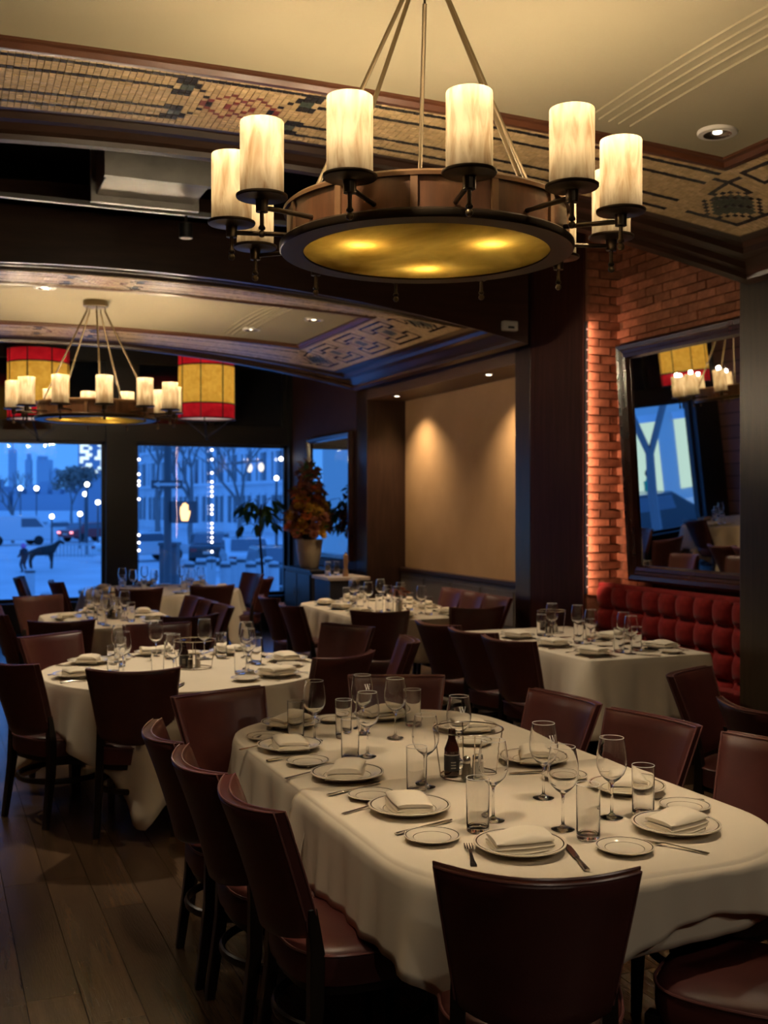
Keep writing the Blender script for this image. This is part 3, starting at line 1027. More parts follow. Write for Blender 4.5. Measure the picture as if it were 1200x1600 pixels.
# ------------------------------------------------------------------ chandeliers
def make_chandelier(label, loc, rz, zc, group='ring chandeliers', scale=1.0, size=1.0):
    """loc: centre of the ring's lower face; zc: height of the vault above it"""
    t = thing('ring_chandelier', label, 'chandelier', loc, rz, group)
    t.scale = [size] * 3
    R0, RS = .515, .715
    # drum: veneer panels between uprights, trims, bottom flange and glass
    for k in range(12):
        a0, a1 = 2 * PI * k / 12 + .0, 2 * PI * (k + 1) / 12
        mb = MB()
        n = 6
        vs = []
        for i in range(n + 1):
            a = a0 + (a1 - a0) * i / n
            for (r_, z) in ((R0, .03), (R0, .142), (R0 - .015, .142), (R0 - .015, .03)):
                vs.append((r_ * math.cos(a), r_ * math.sin(a), z))
        fs = []
        for i in range(n):
            for q in range(4):
                q2 = (q + 1) % 4
                fs.append((i * 4 + q, i * 4 + q2, (i + 1) * 4 + q2, (i + 1) * 4 + q))
        mb.add(vs, fs).build('veneer_panel', M['drumwood'], t, angle=50)
        a = a0
        MB().box((R0 * math.cos(a), R0 * math.sin(a), .088), (.018, .024, .124), a).build('upright', M['drumtrim'], t, smooth=False)
    MB().lathe([(R0 - .02, .140), (R0 + .012, .140), (R0 + .014, .152), (R0 + .002, .162), (R0 - .02, .162), (R0 - .02, .140)], 72).build('top_trim', M['drumtrim'], t)
    MB().lathe([(R0 - .06, .0), (R0 + .022, .0), (R0 + .028, .008), (R0 + .028, .026), (R0 + .018, .034), (R0 - .06, .034), (R0 - .06, 0)], 72).build('bottom_rim', M['bronze'], t)
    MB().lathe([(.002, .003), (.2, .003), (R0 - .055, .006), (R0 - .055, .012), (.2, .009), (.002, .009)], 64).build('alabaster_disc', M['amberglass'], t)
    MB().lathe([(.002, .128), (R0 - .012, .128), (R0 - .012, .134), (.002, .134)], 48).build('inner_cover', M['blackmetal'], t)
    for k in range(3):
        a = 2 * PI * k / 3 + .6
        ld = bpy.data.lights.new('disc_bulb', 'POINT')
        ld.energy = 3.4 * scale
        ld.color = (1, .74, .36)
        ld.shadow_soft_size = .02
        lo = bpy.data.objects.new('disc_bulb', ld)
        C.objects.link(lo)
        lo.parent = t
        lo.location = (.27 * math.cos(a), .27 * math.sin(a), .048)
    # twelve candle arms
    cup = MB().lathe([(.0, -.105), (.011, -.100), (.012, -.094), (.007, -.086), (.007, -.045), (.020, -.043), (.021, -.004), (.026, .0), (.083, .002), (.086, .006), (.086, .012), (.080, .014), (.0, .014)], 28).mesh('candle_cup', M['bronze'])
    fin = MB().ball((0, 0, 0), .0125, 12).mesh('finial', M['rod'])
    shade = MB().lathe([(.0715, .014), (.0725, .02), (.0725, .250), (.0715, .254), (.0665, .254), (.0665, .018)], 36).mesh('alabaster_shade', M['alabaster'])
    bulb = MB().ball((0, 0, .12), .019, 12, sz=1.7).mesh('bulb', M['bulb'])
    sock = MB().lathe([(.013, .014), (.013, .08), (.0, .082)], 12).mesh('socket', M['bronze'])
    arm = MB().tube([(R0 - .01, 0, .055), (RS - .018, 0, .055)], .0085, 10).mesh('arm', M['bronze'])
    for k in range(12):
        a = 2 * PI * (k + .5) / 12
        o = put('arm', arm, t)
        o.rotation_euler = (0, 0, a)
        p = (RS * math.cos(a), RS * math.sin(a), .082)
        cp = put('candle_cup', cup, t, p)
        put('finial', fin, cp, (0, 0, -.115))
        put('socket', sock, cp)
        put('bulb', bulb, cp)
        o = put('alabaster_shade', shade, t, p)
        ld = bpy.data.lights.new('candle_bulb', 'POINT')
        ld.energy = BULB * .028 * scale
        ld.color = WARM
        ld.shadow_soft_size = .028
        lo = bpy.data.objects.new('candle_bulb', ld)
        C.objects.link(lo)
        lo.parent = t
        lo.location = (p[0], p[1], p[2] + .135)
        ld = bpy.data.lights.new('candle_light', 'POINT')           # light leaving the open top
        ld.energy = BULB * scale
        ld.color = WARM
        ld.shadow_soft_size = .018
        lo = bpy.data.objects.new('candle_light', ld)
        C.objects.link(lo)
        lo.parent = t
        lo.location = (p[0], p[1], p[2] + .272)
    # five rods up to the ceiling plate
    zt = (zc - loc[2]) / size
    MB().lathe([(.0, zt + .0), (.105, zt), (.112, zt - .01), (.112, zt - .055), (.105, zt - .06), (.0, zt - .06)], 36).build('ceiling_plate', M['rod'], t)
    for k in range(5):
        a = 2 * PI * k / 5 + .25
        p0 = Vector(((R0 - .03) * math.cos(a), (R0 - .03) * math.sin(a), .175))
        p1 = Vector((.085 * math.cos(a), .085 * math.sin(a), zt - .10))
        MB().tube([p0, p1], .0085, 10).build('rod', M['rod'], t)
        MB().tube([p1, p1 + Vector((0, 0, .03)), (.08 * math.cos(a), .08 * math.sin(a), zt - .06)], .005, 8).build('link', M['bronze'], t)
        MB().tube([p0, ((R0 - .03) * math.cos(a), (R0 - .03) * math.sin(a), .158)], .012, 8).build('rod_foot', M['rod'], t)
    return t
CH1 = make_chandelier('large ring chandelier of alabaster candles hanging above the nearest table', (1.60, 3.49, 2.605), R(-104 + 15), zv(1.6, 3.49, 3.48), size=.94)
CH2 = make_chandelier('distant ring chandelier of alabaster candles hanging before the windows', (1.41, 10.35, 2.51), R(-122 + 15), zv(1.41, 10.35, 10.45))

# ------------------------------------------------------------------ red and amber drum pendants by the windows
def drum_pendant(px, py_bot, Y, label):
    k = (px - 600) / F
    D = Y / (CS - SN * k)
    x = D * (SN + CS * k)
    z0 = EYE + (HY - py_bot) / F * D
    drum_at(x, Y, z0, label)
def drum_at(x, Y, z0, label, watts=2.2):
    t = thing('drum_pendant', label, 'pendant lamp', (x, Y, z0), 0, 'red and amber drum pendants')
    r0, h = .37, .86
    N = 48
    for nm, a, b, m_ in (('lower_band', 0, .19, 'redshade'), ('amber_band', .19, .69, 'yellowshade'), ('upper_band', .69, h, 'redshade')):
        MB().lathe([(r0, a), (r0, b)], N).build(nm, M[m_], t)
    for z in (.0, .19, .69, h):
        MB().lathe([(r0 + .004, z - .008), (r0 + .006, z), (r0 + .004, z + .008), (r0 - .004, z + .008), (r0 - .004, z - .008), (r0 + .004, z - .008)], N).build('hoop', M['blackmetal'], t)
    for q in range(8):
        a = 2 * PI * q / 8 + .35
        MB().box(((r0 + .004) * math.cos(a), (r0 + .004) * math.sin(a), h / 2), (.008, .012, h), a).build('rib', M['blackmetal'], t, smooth=False)
    MB().lathe([(.001, .012), (r0 - .005, .012)], N).build('diffuser', M['whiteshade'], t)
    for q in range(3):
        a = 2 * PI * q / 3 + .2
        MB().tube([(r0 * .92 * math.cos(a), r0 * .92 * math.sin(a), -.0), (0, 0, -.24)], .008, 8).build('strut', M['blackmetal'], t)
    MB().ball((0, 0, -.25), .025, 10).build('finial', M['blackmetal'], t)
    MB().tube([(0, 0, h - .1), (0, 0, ZC - z0)], .012, 8).build('stem', M['blackmetal'], t)
    MB().tube([(-r0, 0, h - .02), (r0, 0, h - .02)], .008, 6).build('crossbar', M['blackmetal'], t)
    for zz in (.3, .62):
        ld = bpy.data.lights.new('pendant_bulb', 'POINT')
        ld.energy = watts
        ld.color = (1, .82, .58)
        ld.shadow_soft_size = .06
        lo = bpy.data.objects.new('pendant_bulb', ld)
        C.objects.link(lo)
        lo.parent = t
        lo.location = (0, 0, zz)
drum_pendant(60, 655, 14.3, 'red and amber drum pendant partly behind the distant chandelier, over the left window')
drum_pendant(323, 655, 14.3, 'red and amber drum pendant over the right window, beside the canopy edge')
drum_at(-.92, 14.3, 2.86, 'red and amber drum pendant seen only in the leaning mirror')
# ------------------------------------------------------------------ dining chairs
def make_chair():
    t = thing('dining_chair', 'x', 'chair')
    # seat: rounded trapezoid cushion with a domed top
    def outline(n=40, grow=0.0):
        o = []
        for k in range(n):
            a = 2 * PI * k / n
            c_, s_ = math.cos(a), math.sin(a)
            e = 2 / 3.2
            x = math.copysign(abs(c_) ** e, c_) * (.232 + grow)
            y = math.copysign(abs(s_) ** e, s_) * (.225 + grow)
            x *= 1 + .06 * (y / .225)
            o.append((x, y))
        return o
    mb = MB()
    rows = [(-.012, .372), (.0, .376), (.004, .40), (.003, .45), (-.004, .468), (-.03, .481), (-.09, .490), (-.16, .494)]
    vs, fs = [], []
    n = 40
    for g, z in rows:
        vs += [(x, y, z) for x, y in outline(n, g)]
    for j in range(len(rows) - 1):
        for k in range(n):
            k2 = (k + 1) % n
            fs.append((j * n + k, j * n + k2, (j + 1) * n + k2, (j + 1) * n + k))
    fs.append(tuple(range((len(rows) - 1) * n, len(rows) * n)))
    fs.append(tuple(range(n))[::-1])
    st = mb.add(vs, fs).build('seat', M['leather'], t, angle=60)
    st.location = (0, -0.02, 0)
    MB().tube([(x, y, .463) for x, y in outline(40, .004)], .0045, 6, closed=True).build('piping', M['piping'], st)
    # backrest: padded shell bowed in plan and reclined
    def bp(u, v, off):
        """u in -1..1 across, v 0..1 upwards, off = distance behind the front face"""
        hw = .188 + .050 * v
        x = u * hw
        z = .515 + .365 * v
        if v < .25:
            z += .0
        lowarc = (1 - v) ** 3 * (-.030) * (1 - u * u)
        z += lowarc
        z += (v ** 4) * .012 * u * u
        bow = .070 * (1 - u * u)
        y = -.175 - .105 * v - .02 * v * v - bow - off
        x *= 1 - off * .2
        return (x, y, z)
    nu, nv = 16, 10
    us = [-1 + 2 * i / nu for i in range(nu + 1)]
    vsx = [j / nv for j in range(nv + 1)]
    loop_v, faces = [], []
    T = .05
    def shell(inset, off):
        g = []
        for v in vsx:
            v2 = inset + (1 - 2 * inset) * v
            for u in us:
                g.append(bp(u * (1 - inset * 1.4), v2, off))
        return g
    front, mid1, mid2, back = shell(.035, 0), shell(0, .012), shell(0, T - .008), shell(.02, T)
    m_ = nu + 1
    def border():
        b = [j * 0 + i for i in range(m_)]
        b += [j * m_ + nu for j in range(1, nv + 1)]
        b += [nv * m_ + i for i in range(nu - 1, -1, -1)]
        b += [j * m_ for j in range(nv - 1, 0, -1)]
        return b
    B = border()
    vs = front + [mid1[i] for i in B] + [mid2[i] for i in B] + back
    nf, nb = len(front), len(B)
    fs = [(j * m_ + i, j * m_ + i + 1, (j + 1) * m_ + i + 1, (j + 1) * m_ + i) for j in range(nv) for i in range(nu)]
    o2 = nf + 2 * nb
    fs += [(o2 + j * m_ + i, o2 + (j + 1) * m_ + i, o2 + (j + 1) * m_ + i + 1, o2 + j * m_ + i + 1) for j in range(nv) for i in range(nu)]
    for k in range(nb):
        k2 = (k + 1) % nb
        fs.append((B[k], nf + k, nf + k2, B[k2]))
        fs.append((nf + k, nf + nb + k, nf + nb + k2, nf + k2))
        fs.append((nf + nb + k, o2 + B[k], o2 + B[k2], nf + nb + k2))
    bk = MB().add(vs, fs).build('backrest', M['leather'], t, angle=55)
    for off in (.010, T - .006):
        path = [bp(-1, v, off) for v in [.05 + .95 * i / 10 for i in range(11)]] + [bp(u, 1, off) for u in us[1:]] + [bp(1, v, off) for v in [1 - .95 * i / 10 for i in range(1, 11)]]
        path = [(p[0] * 1.003, p[1], p[2] + (.001 if True else 0)) for p in path]
        MB().tube(path, .0038, 6).build('piping', M['piping'], bk)
    # legs
    for s_ in (-1, 1):
        path = [(s_ * .183, -.215, .60), (s_ * .183, -.200, .47), (s_ * .190, -.205, .30), (s_ * .198, -.245, .0)]
        mb = MB()
        vs, fs = [], []
        for i, (x, y, z) in enumerate(path):
            a = [.017, .020, .020, .015][i]
            b_ = [.014, .022, .021, .016][i]
            vs += [(x - a, y - b_, z), (x + a, y - b_, z), (x + a, y + b_, z), (x - a, y + b_, z)]
        for i in range(3):
            for q in range(4):
                q2 = (q + 1) % 4
                fs.append((i * 4 + q, i * 4 + q2, i * 4 + 4 + q2, i * 4 + 4 + q))
        fs += [(0, 1, 2, 3), (12, 13, 14, 15)]
        bevel(mb.add(vs, fs).build('leg', M['legs'], t, smooth=False), .004)
        mb = MB()
        vs, fs = [], []
        for (x, y, z, a) in [(s_ * .180, .185, .385, .021), (s_ * .180, .185, .30, .020), (s_ * .186, .192, .0, .014)]:
            vs += [(x - a, y - a, z), (x + a, y - a, z), (x + a, y + a, z), (x - a, y + a, z)]
        for i in range(2):
            for q in range(4):
                q2 = (q + 1) % 4
                fs.append((i * 4 + q, i * 4 + q2, i * 4 + 4 + q2, i * 4 + 4 + q))
        fs += [(0, 1, 2, 3), (8, 9, 10, 11)]
        bevel(mb.add(vs, fs).build('leg', M['legs'], t, smooth=False), .004)
    # bent hoop stretcher
    MB().tube([(.228 * math.cos(a), -.012 + .238 * math.sin(a), .235) for a in [2 * PI * k / 32 for k in range(32)]], .011, 8, closed=True, flat=1.5).build('hoop_stretcher', M['legs'], t)
    MB().prism([(x * .93, y * .93 - .02) for x, y in outline(28)], .345, .374).build('seat_rail', M['legs'], t)
    return t

CHAIR_OFF = 0.335        # seat centre to the middle of the backrest's top edge
chair0 = make_chair()
first_chair = [True]
def chair(bx, by, deg, label, group):
    """(bx, by): middle of the back's top edge; deg: heading of the sitter, 0 = +Y, counter-clockwise"""
    if first_chair[0]:
        o = chair0
        first_chair[0] = False
    else:
        o = copy_tree(chair0)
    a = R(deg)
    o.location = (bx - math.sin(a) * CHAIR_OFF, by + math.cos(a) * CHAIR_OFF, 0)
    o.rotation_euler = (0, 0, a)
    tag(o, label, 'chair', group)
    return o
G1 = 'chairs of the nearest long table'
G2 = 'chairs of the round table'
G3 = 'chairs of the table under the far chandelier'
G4 = 'chairs of the window table'
G5 = 'chairs of the alcove table'
G6 = 'chairs of the banquette table'
L0 = 'oxblood leather dining chair '
for bx, by, d, lab, g in [
    (1.295, 2.215, -27, L0 + 'with its back to the viewer, nearest of all', G1),
    (0.865, 3.12, -88, L0 + 'on the aisle side, closest of three, nearest table', G1),
    (0.825, 3.60, -88, L0 + 'on the aisle side of the nearest table, middle of three', G1),
    (0.81, 4.10, -92, L0 + 'on the aisle side of the nearest table, farthest of three', G1),
    (1.20, 4.87, 199, L0 + 'facing the viewer at the far aisle corner of the nearest table', G1),
    (2.13, 5.00, 156, L0 + 'at the far end of the nearest table, behind the wine glasses', G1),
    (2.585, 4.17, 96, L0 + 'on the banquette side of the nearest table, farthest of three', G1),
    (2.655, 3.63, 101, L0 + 'on the banquette side of the nearest table, middle of three', G1),
    (2.78, 3.06, 101, L0 + 'on the banquette side of the nearest table, closest of three', G1),
    (2.22, 2.10, 34, L0 + 'at the near corner of the nearest table, mostly seat in view', G1),
    (0.965, 5.72, -17, L0 + 'with its back to the viewer at the round table', G2),
    (0.40, 6.26, -62, L0 + 'at the picture edge beside the round table, seat lit', G2),
    (0.72, 7.46, 211, L0 + 'on the far aisle side of the round table, facing the viewer', G2),
    (1.50, 7.86, 183, L0 + 'at the far side of the round table, mostly hidden', G2),
    (2.17, 5.82, 26, L0 + 'with its dark back to the viewer, between round and nearest tables', G2),
    (2.72, 7.24, 118, L0 + 'with a bright lit face, right of the round table', G2),
    (2.77, 6.33, 72, L0 + 'turned sideways between the round table and the banquette table', G2),
    (0.89, 8.33, -8, L0 + 'with its dark back to the viewer, behind the round table', G3),
    (1.85, 8.36, 14, L0 + 'with its dark back to the viewer, below the far chandelier', G3),
    (2.24, 9.98, 92, L0 + 'farthest of three in a row below the far chandelier', G3),
    (2.26, 9.52, 88, L0 + 'middle of three in a row below the far chandelier', G3),
    (2.28, 9.05, 90, L0 + 'closest of three in a row below the far chandelier', G3),
    (0.52, 9.10, -88, L0 + 'at the picture edge, closer of two beside the far chandelier table', G3),
    (0.52, 9.62, -92, L0 + 'at the picture edge, farther of two beside the far chandelier table', G3),
    (0.93, 10.72, 199, L0 + 'facing the viewer across the table under the far chandelier', G3),
    (1.97, 11.28, -6, L0 + 'with its back to the viewer at the window table, left one', G4),
    (2.76, 11.42, 2, L0 + 'with its back to the viewer at the window table, right one', G4),
    (3.62, 12.35, 62, L0 + 'at the alcove side of the window table', G4),
    (1.30, 12.70, -82, L0 + 'at the window table, left of the black column', G4),
    (0.98, 13.55, -100, L0 + 'below the left window, close to the sill', G4),
    (3.72, 13.25, 105, L0 + 'below the right window, close to the green plant', G4),
    (2.89, 9.78, -88, L0 + 'on the aisle side of the alcove table, farther one', G5),
    (2.83, 8.93, -88, L0 + 'on the aisle side of the alcove table, closer one', G5),
    (3.32, 8.13, -24, L0 + 'showing its back, near end of the alcove table', G5),
    (4.20, 8.14, -8, L0 + 'with its back to the viewer, alcove table, beside the dark pier', G5),
    (4.86, 8.98, 90, L0 + 'with a red lit face in the alcove, closest of three', G5),
    (4.87, 9.47, 90, L0 + 'with a red lit face in the alcove, middle of three', G5),
    (4.88, 9.96, 90, L0 + 'with a red lit face in the alcove, farthest of three', G5),
    (3.37, 6.13, -76, L0 + 'at the banquette table, closest of three with dark backs', G6),
    (3.37, 6.62, -76, L0 + 'at the banquette table, middle of three with dark backs', G6),
    (3.35, 7.13, -76, L0 + 'at the banquette table, farthest of three with dark backs', G6),
    (.42, 12.75, 92, L0 + 'at the table that only the mirror shows, column side', 'chairs of the mirrored table'),
    (-.85, 11.85, -12, L0 + 'at the table that only the mirror shows, near side', 'chairs of the mirrored table'),
    (-1.62, 13.2, -95, L0 + 'at the table that only the mirror shows, brick wall side', 'chairs of the mirrored table'),
    (3.55, 4.56, 209, L0 + 'with a tall dark face before the white banquette table corner', 'chairs beside the near pier'),
    (3.20, 3.66, -88, L0 + 'with a curved rim at the picture edge below the near pier', 'chairs beside the near pier'),
]:
    chair(bx, by, d, lab, g)

# ------------------------------------------------------------------ tables and cloths
TZ = 0.750
def rrect(x0, x1, y0, y1, r, n=10):
    pts = []
    for (cx, cy, a0) in ((x1 - r, y0 + r, -90), (x1 - r, y1 - r, 0), (x0 + r, y1 - r, 90), (x0 + r, y0 + r, 180)):
        for k in range(n + 1):
            a = R(a0 + 90 * k / n)
            pts.append((cx + r * math.cos(a), cy + r * math.sin(a)))
    return pts
def resample(pts, step, closed=True):
    P = [Vector((p[0], p[1], 0)) for p in pts]
    if closed:
        P.append(P[0])
    out, acc = [], 0.0
    L = sum((P[i + 1] - P[i]).length for i in range(len(P) - 1))
    n = max(8, int(L / step))
    targets = [L * k / n for k in range(n if closed else n + 1)]
    i, s0 = 0, 0.0
    for t_ in targets:
        while i < len(P) - 2 and s0 + (P[i + 1] - P[i]).length < t_:
            s0 += (P[i + 1] - P[i]).length
            i += 1
        d = (P[i + 1] - P[i]).length or 1
        out.append(P[i].lerp(P[i + 1], min(1, (t_ - s0) / d)))
    return out
def cloth_mesh(pts, closed, drop, fold, seed, z=TZ, flare=.10, gap=.010, fine=.006):
    """cloth lying on the outline `pts` (counter-clockwise) and hanging off it.
    drop(i, p, f) gives the hang length at point p; fold(i, p, f) the fold depth there"""
    rnd = random.Random(seed)
    P = resample(pts, .022, closed)
    n = len(P)
    ctr = sum(P, Vector()) / n
    Nn = []
    for i in range(n):
        a = P[(i + 1) % n] if closed else P[min(i + 1, n - 1)]
        b = P[i - 1] if closed else P[max(i - 1, 0)]
        t_ = (a - b).normalized()
        Nn.append(Vector((t_.y, -t_.x, 0)))
    ph = [rnd.uniform(0, 6.28) for _ in range(4)]
    vs, fs = [], []
    HR = [0, .006, .02, .05, .1, .2, .3, .4, .5, .6, .7, .8, .9, 1.0]
    s_acc = 0
    for i in range(n):
        if i:
            s_acc += (P[i] - P[i - 1]).length
        f = i / max(1, n - 1)
        d = drop(i, P[i], f)
        fd = fold(i, P[i], f)
        w = (.5 + .5 * math.sin(s_acc * 2 * PI / .34 + ph[0] + 1.3 * math.sin(s_acc * 3.1 + ph[1]))) ** 1.4
        w2 = math.sin(s_acc * 2 * PI / .13 + ph[2])
        vs.append(tuple(P[i] - Nn[i] * .012 + Vector((0, 0, z))))
        vs.append(tuple(P[i] + Nn[i] * .002 + Vector((0, 0, z - .002))))
        for h in HR[1:]:
            q = min(1, h / .1)
            fl = flare(i, P[i], f) if callable(flare) else flare
            out = .002 + (gap - .002) * q * (2 - q) + fl * .3 * d * h + fd * w * (h ** 1.1) * d + fine * w2 * h
            vs.append(tuple(P[i] + Nn[i] * out + Vector((0, 0, z - .006 - d * h))))
    m_ = 2 + len(HR) - 1
    for i in range(n if closed else n - 1):
        i2 = (i + 1) % n
        for j in range(m_ - 1):
            fs.append((i * m_ + j, i2 * m_ + j, i2 * m_ + j + 1, i * m_ + j + 1))
    # flat top as rings towards the centre
    ringn = 6
    base = len(vs)
    top = [[i * m_ for i in range(n)]]
    for q in range(1, ringn):
        g = 1 - q / ringn
        row = []
        for i in range(n):
            p = ctr + (P[i] - Nn[i] * .012 - ctr) * g
            row.append(len(vs))
            vs.append((p.x, p.y, z))
        top.append(row)
    vs.append((ctr.x, ctr.y, z))
    cidx = len(vs) - 1
    for q in range(ringn - 1):
        for i in range(n):
            i2 = (i + 1) % n
            fs.append((top[q][i], top[q][i2], top[q + 1][i2], top[q + 1][i]))
    for i in range(n):
        fs.append((top[-1][i], top[-1][(i + 1) % n], cidx))
    return MB().add(vs, fs)
def lay_cloth(mb, label, group=None):
    o = mb.build('tablecloth', M['cloth'], angle=75)
    m_ = o.modifiers.new('thickness', 'SOLIDIFY')
    m_.thickness = .0018
    m_.offset = -1
    return tag(o, label, 'tablecloth', group)
def rect_drop(cx, cy, hx, hy, ang=0.0):
    """hang length for a rectangular cloth of half sizes hx, hy turned by ang"""
    ca, sa = math.cos(ang), math.sin(ang)
    def f(i, p, fr):
        dx, dy = p.x - cx, p.y - cy
        r_ = math.hypot(dx, dy) or 1
        nx, ny = dx / r_, dy / r_
        lx, ly = nx * ca + ny * sa, -nx * sa + ny * ca
        tt = min(hx / (abs(lx) + 1e-6), hy / (abs(ly) + 1e-6))
        return max(.12, min(.66, tt - r_))
    return f
def table(label, pts, cx, cy, group='dining tables under cloths'):
    t = thing('dining_table', label, 'table', (cx, cy, 0), 0, group)
    MB().prism([(p[0] - cx, p[1] - cy) for p in pts], TZ - .034, TZ - .004).build('table_top', M['wood'], t, smooth=False)
    return t
def pedestal(t, dx=0, dy=0):
    MB().lathe([(.0, .0), (.27, .0), (.28, .012), (.27, .03), (.06, .05), (.045, .08), (.045, .66), (.12, .70), (.16, .715), (.0, .715)], 28, (dx, dy, 0)).build('pedestal', M['blackmetal'], t)

# nearest long table: two joined tables, a cloth on each, the near one lapping the far one
T1 = rrect(1.185, 2.415, 2.43, 4.88, .42)
t = table('long table with rounded ends nearest the viewer, under two cloths', T1, 1.80, 3.65)
pedestal(t, 0, -.6)
pedestal(t, 0, .6)
# far cloth: open path from the near right round the far end to the near left
def arc(cx, cy, r, a0, a1, n=12):
    return [(cx + r * math.cos(R(a0 + (a1 - a0) * k / n)), cy + r * math.sin(R(a0 + (a1 - a0) * k / n))) for k in range(n + 1)]
far_path = [(2.415, 3.50)] + arc(2.415 - .42, 4.88 - .42, .42, 0, 90) + arc(1.185 + .42, 4.88 - .42, .42, 90, 180) + [(1.185, 3.50)]
lay_cloth(cloth_mesh(far_path, False, lambda i, p, f: .27 + .05 * math.sin(f * 9), lambda i, p, f: .10 + .14 * abs(math.sin(f * 4)), 3),
          'white tablecloth on the far half of the nearest long table', 'white tablecloths')
near_path = [(1.183, 3.62)] + arc(1.185 + .42, 2.43 + .42, .422, 180, 270) + arc(2.415 - .42, 2.43 + .42, .422, 270, 360) + [(2.417, 3.62)]
def near_drop(i, p, f):
    # f runs from the far left, round the near end, to the far right
    base = .25
    base += .20 * math.exp(-((f - .355) / .032) ** 2)          # corner of the cloth hanging by the aisle
    base -= .13 * math.exp(-((f - .55) / .10) ** 2)           # short over the near end
    base += .10 * math.exp(-((f - .74) / .06) ** 2)
    base += .05 * math.exp(-((f - .02) / .05) ** 2)
    return base
def near_fold(i, p, f):
    return .05 + .35 * math.exp(-((f - .35) / .07) ** 2) + .30 * math.exp(-((f - .72) / .10) ** 2) + .25 * math.exp(-((f - .0) / .05) ** 2)
lay_cloth(cloth_mesh(near_path, False, near_drop, near_fold, 11, z=TZ + .0025, gap=.024),
          'white tablecloth on the near half of the nearest table, with a hanging point', 'white tablecloths')
lay_cloth(cloth_mesh([(1.19, 3.1)] + arc(1.185 + .42, 2.43 + .42, .414, 180, 270) + arc(2.415 - .42, 2.43 + .42, .414, 270, 360) + [(2.41, 3.1)], False,
                     lambda i, p, f: .205 + .02 * math.sin(f * 7), lambda i, p, f: .0, 21, z=TZ - .001, flare=.02, gap=.010, fine=.002),
          'white under-cloth showing below the hem at the near end of the nearest table', 'white tablecloths')

def round_table(cx, cy, r, half, ang, label, clabel, seed):
    pts = [(cx + r * math.cos(2 * PI * k / 64), cy + r * math.sin(2 * PI * k / 64)) for k in range(64)]
    t = table(label, pts, cx, cy)
    pedestal(t)
    lay_cloth(cloth_mesh(pts, True, rect_drop(cx, cy, half, half, ang), lambda i, p, f: .28, seed), clabel, 'white tablecloths')
round_table(1.42, 6.58, .84, 1.10, R(20), 'round table beside the open floor', 'white cloth draped over the round table beside the open floor', 5)
T3 = rrect(.90, 1.96, 9.0, 10.50, .35)
t = table('table with rounded corners under the far chandelier', T3, 1.43, 9.75)
pedestal(t)
lay_cloth(cloth_mesh(T3, True, lambda i, p, f: .34 + .06 * math.sin(f * 25), lambda i, p, f: .15, 6), 'white cloth on the table under the far chandelier', 'white tablecloths')
round_table(2.50, 12.85, .90, 1.2, R(10), 'large round table before the windows', 'white cloth on the round table before the windows, bluish in daylight', 7)
T5 = rrect(3.42, 4.55, 8.66, 10.75, .36)
t = table('long table with rounded ends in front of the alcove', T5, 3.98, 9.7)
pedestal(t, 0, -.5)
pedestal(t, 0, .5)
lay_cloth(cloth_mesh(T5, True, lambda i, p, f: .30 + .07 * math.sin(f * 21), lambda i, p, f: .18, 8), 'white cloth on the long table in front of the alcove', 'white tablecloths')
round_table(-.55, 13.0, .80, 1.1, R(15), 'round table at the aisle end of the windows, seen in the mirror', 'white cloth on the table that only the mirror shows', 17)
T6 = rrect(3.84, 4.80, 5.92, 7.72, .03, 3)
t = table('rectangular table standing along the red banquette', T6, 4.32, 6.82)
pedestal(t, 0, -.45)
pedestal(t, 0, .45)
lay_cloth(cloth_mesh(T6, True, rect_drop(4.32, 6.82, .48 + .34, .90 + .40), lambda i, p, f: .10 + .25 * max(0, 1 - min(abs(abs(p.x - 4.32) - .48) + abs(abs(p.y - 6.82) - .90), .3) / .3), 9,
                     flare=lambda i, p, f: .06 + (1.5 if p.x < 4.32 else .25) * math.exp(-((abs(abs(p.x - 4.32) - .48) + abs(abs(p.y - 6.82) - .90)) / .10) ** 2)),
          'white square-cornered cloth on the table along the red banquette', 'white tablecloths')

# ------------------------------------------------------------------ tableware
PL = TZ + .0035
plate_me = MB().lathe([(.0, .004), (.078, .004), (.086, .007), (.100, .016), (.131, .0225), (.1315, .0255), (.129, .0265), (.100, .0205), (.085, .0115), (.076, .009), (.0, .009)], 56).mesh('dinner_plate', M['china'])
foot_me = MB().lathe([(.060, .0), (.074, .0), (.074, .005), (.060, .005), (.060, .0)], 40).mesh('foot_ring', M['china'])
bread_me = MB().lathe([(.0, .003), (.050, .003), (.062, .009), (.082, .015), (.0825, .0175), (.080, .018), (.061, .0125), (.048, .007), (.0, .007)], 44).mesh('bread_plate', M['china2'])
bfoot_me = MB().lathe([(.038, .0), (.047, .0), (.047, .004), (.038, .004), (.038, .0)], 32).mesh('foot_ring', M['china2'])

def wine_prof():
    return [(.0, .0035), (.029, .0016), (.0335, .0), (.0355, .0015), (.030, .0048), (.012, .0085), (.0048, .016), (.0036, .045), (.0034, .085), (.0048, .102), (.0095, .110)]
bowl_out = [(.0095, .110), (.0240, .121), (.0380, .137), (.0460, .157), (.0478, .178), (.0455, .205), (.0412, .232), (.0378, .250)]
bowl_in = [(.0366, .250), (.0400, .232), (.0443, .205), (.0466, .178), (.0448, .157), (.0368, .138), (.0228, .1225), (.004, .1145), (.0, .114)]
wine_me = MB().lathe(wine_prof() + bowl_out[1:] + bowl_in, 32).mesh('wine_glass', M['glass'], angle=70, weld=True)
rim_me = MB().tube([(.0372 * math.cos(2 * PI * k / 32), .0372 * math.sin(2 * PI * k / 32), .2505) for k in range(32)], .0009, 6, closed=True).mesh('rim', mat('rim_glint', (.85, .83, .80), rough=.1, spec=1.0))  # opaque pale ring: the bright glint of the rim put into its colour
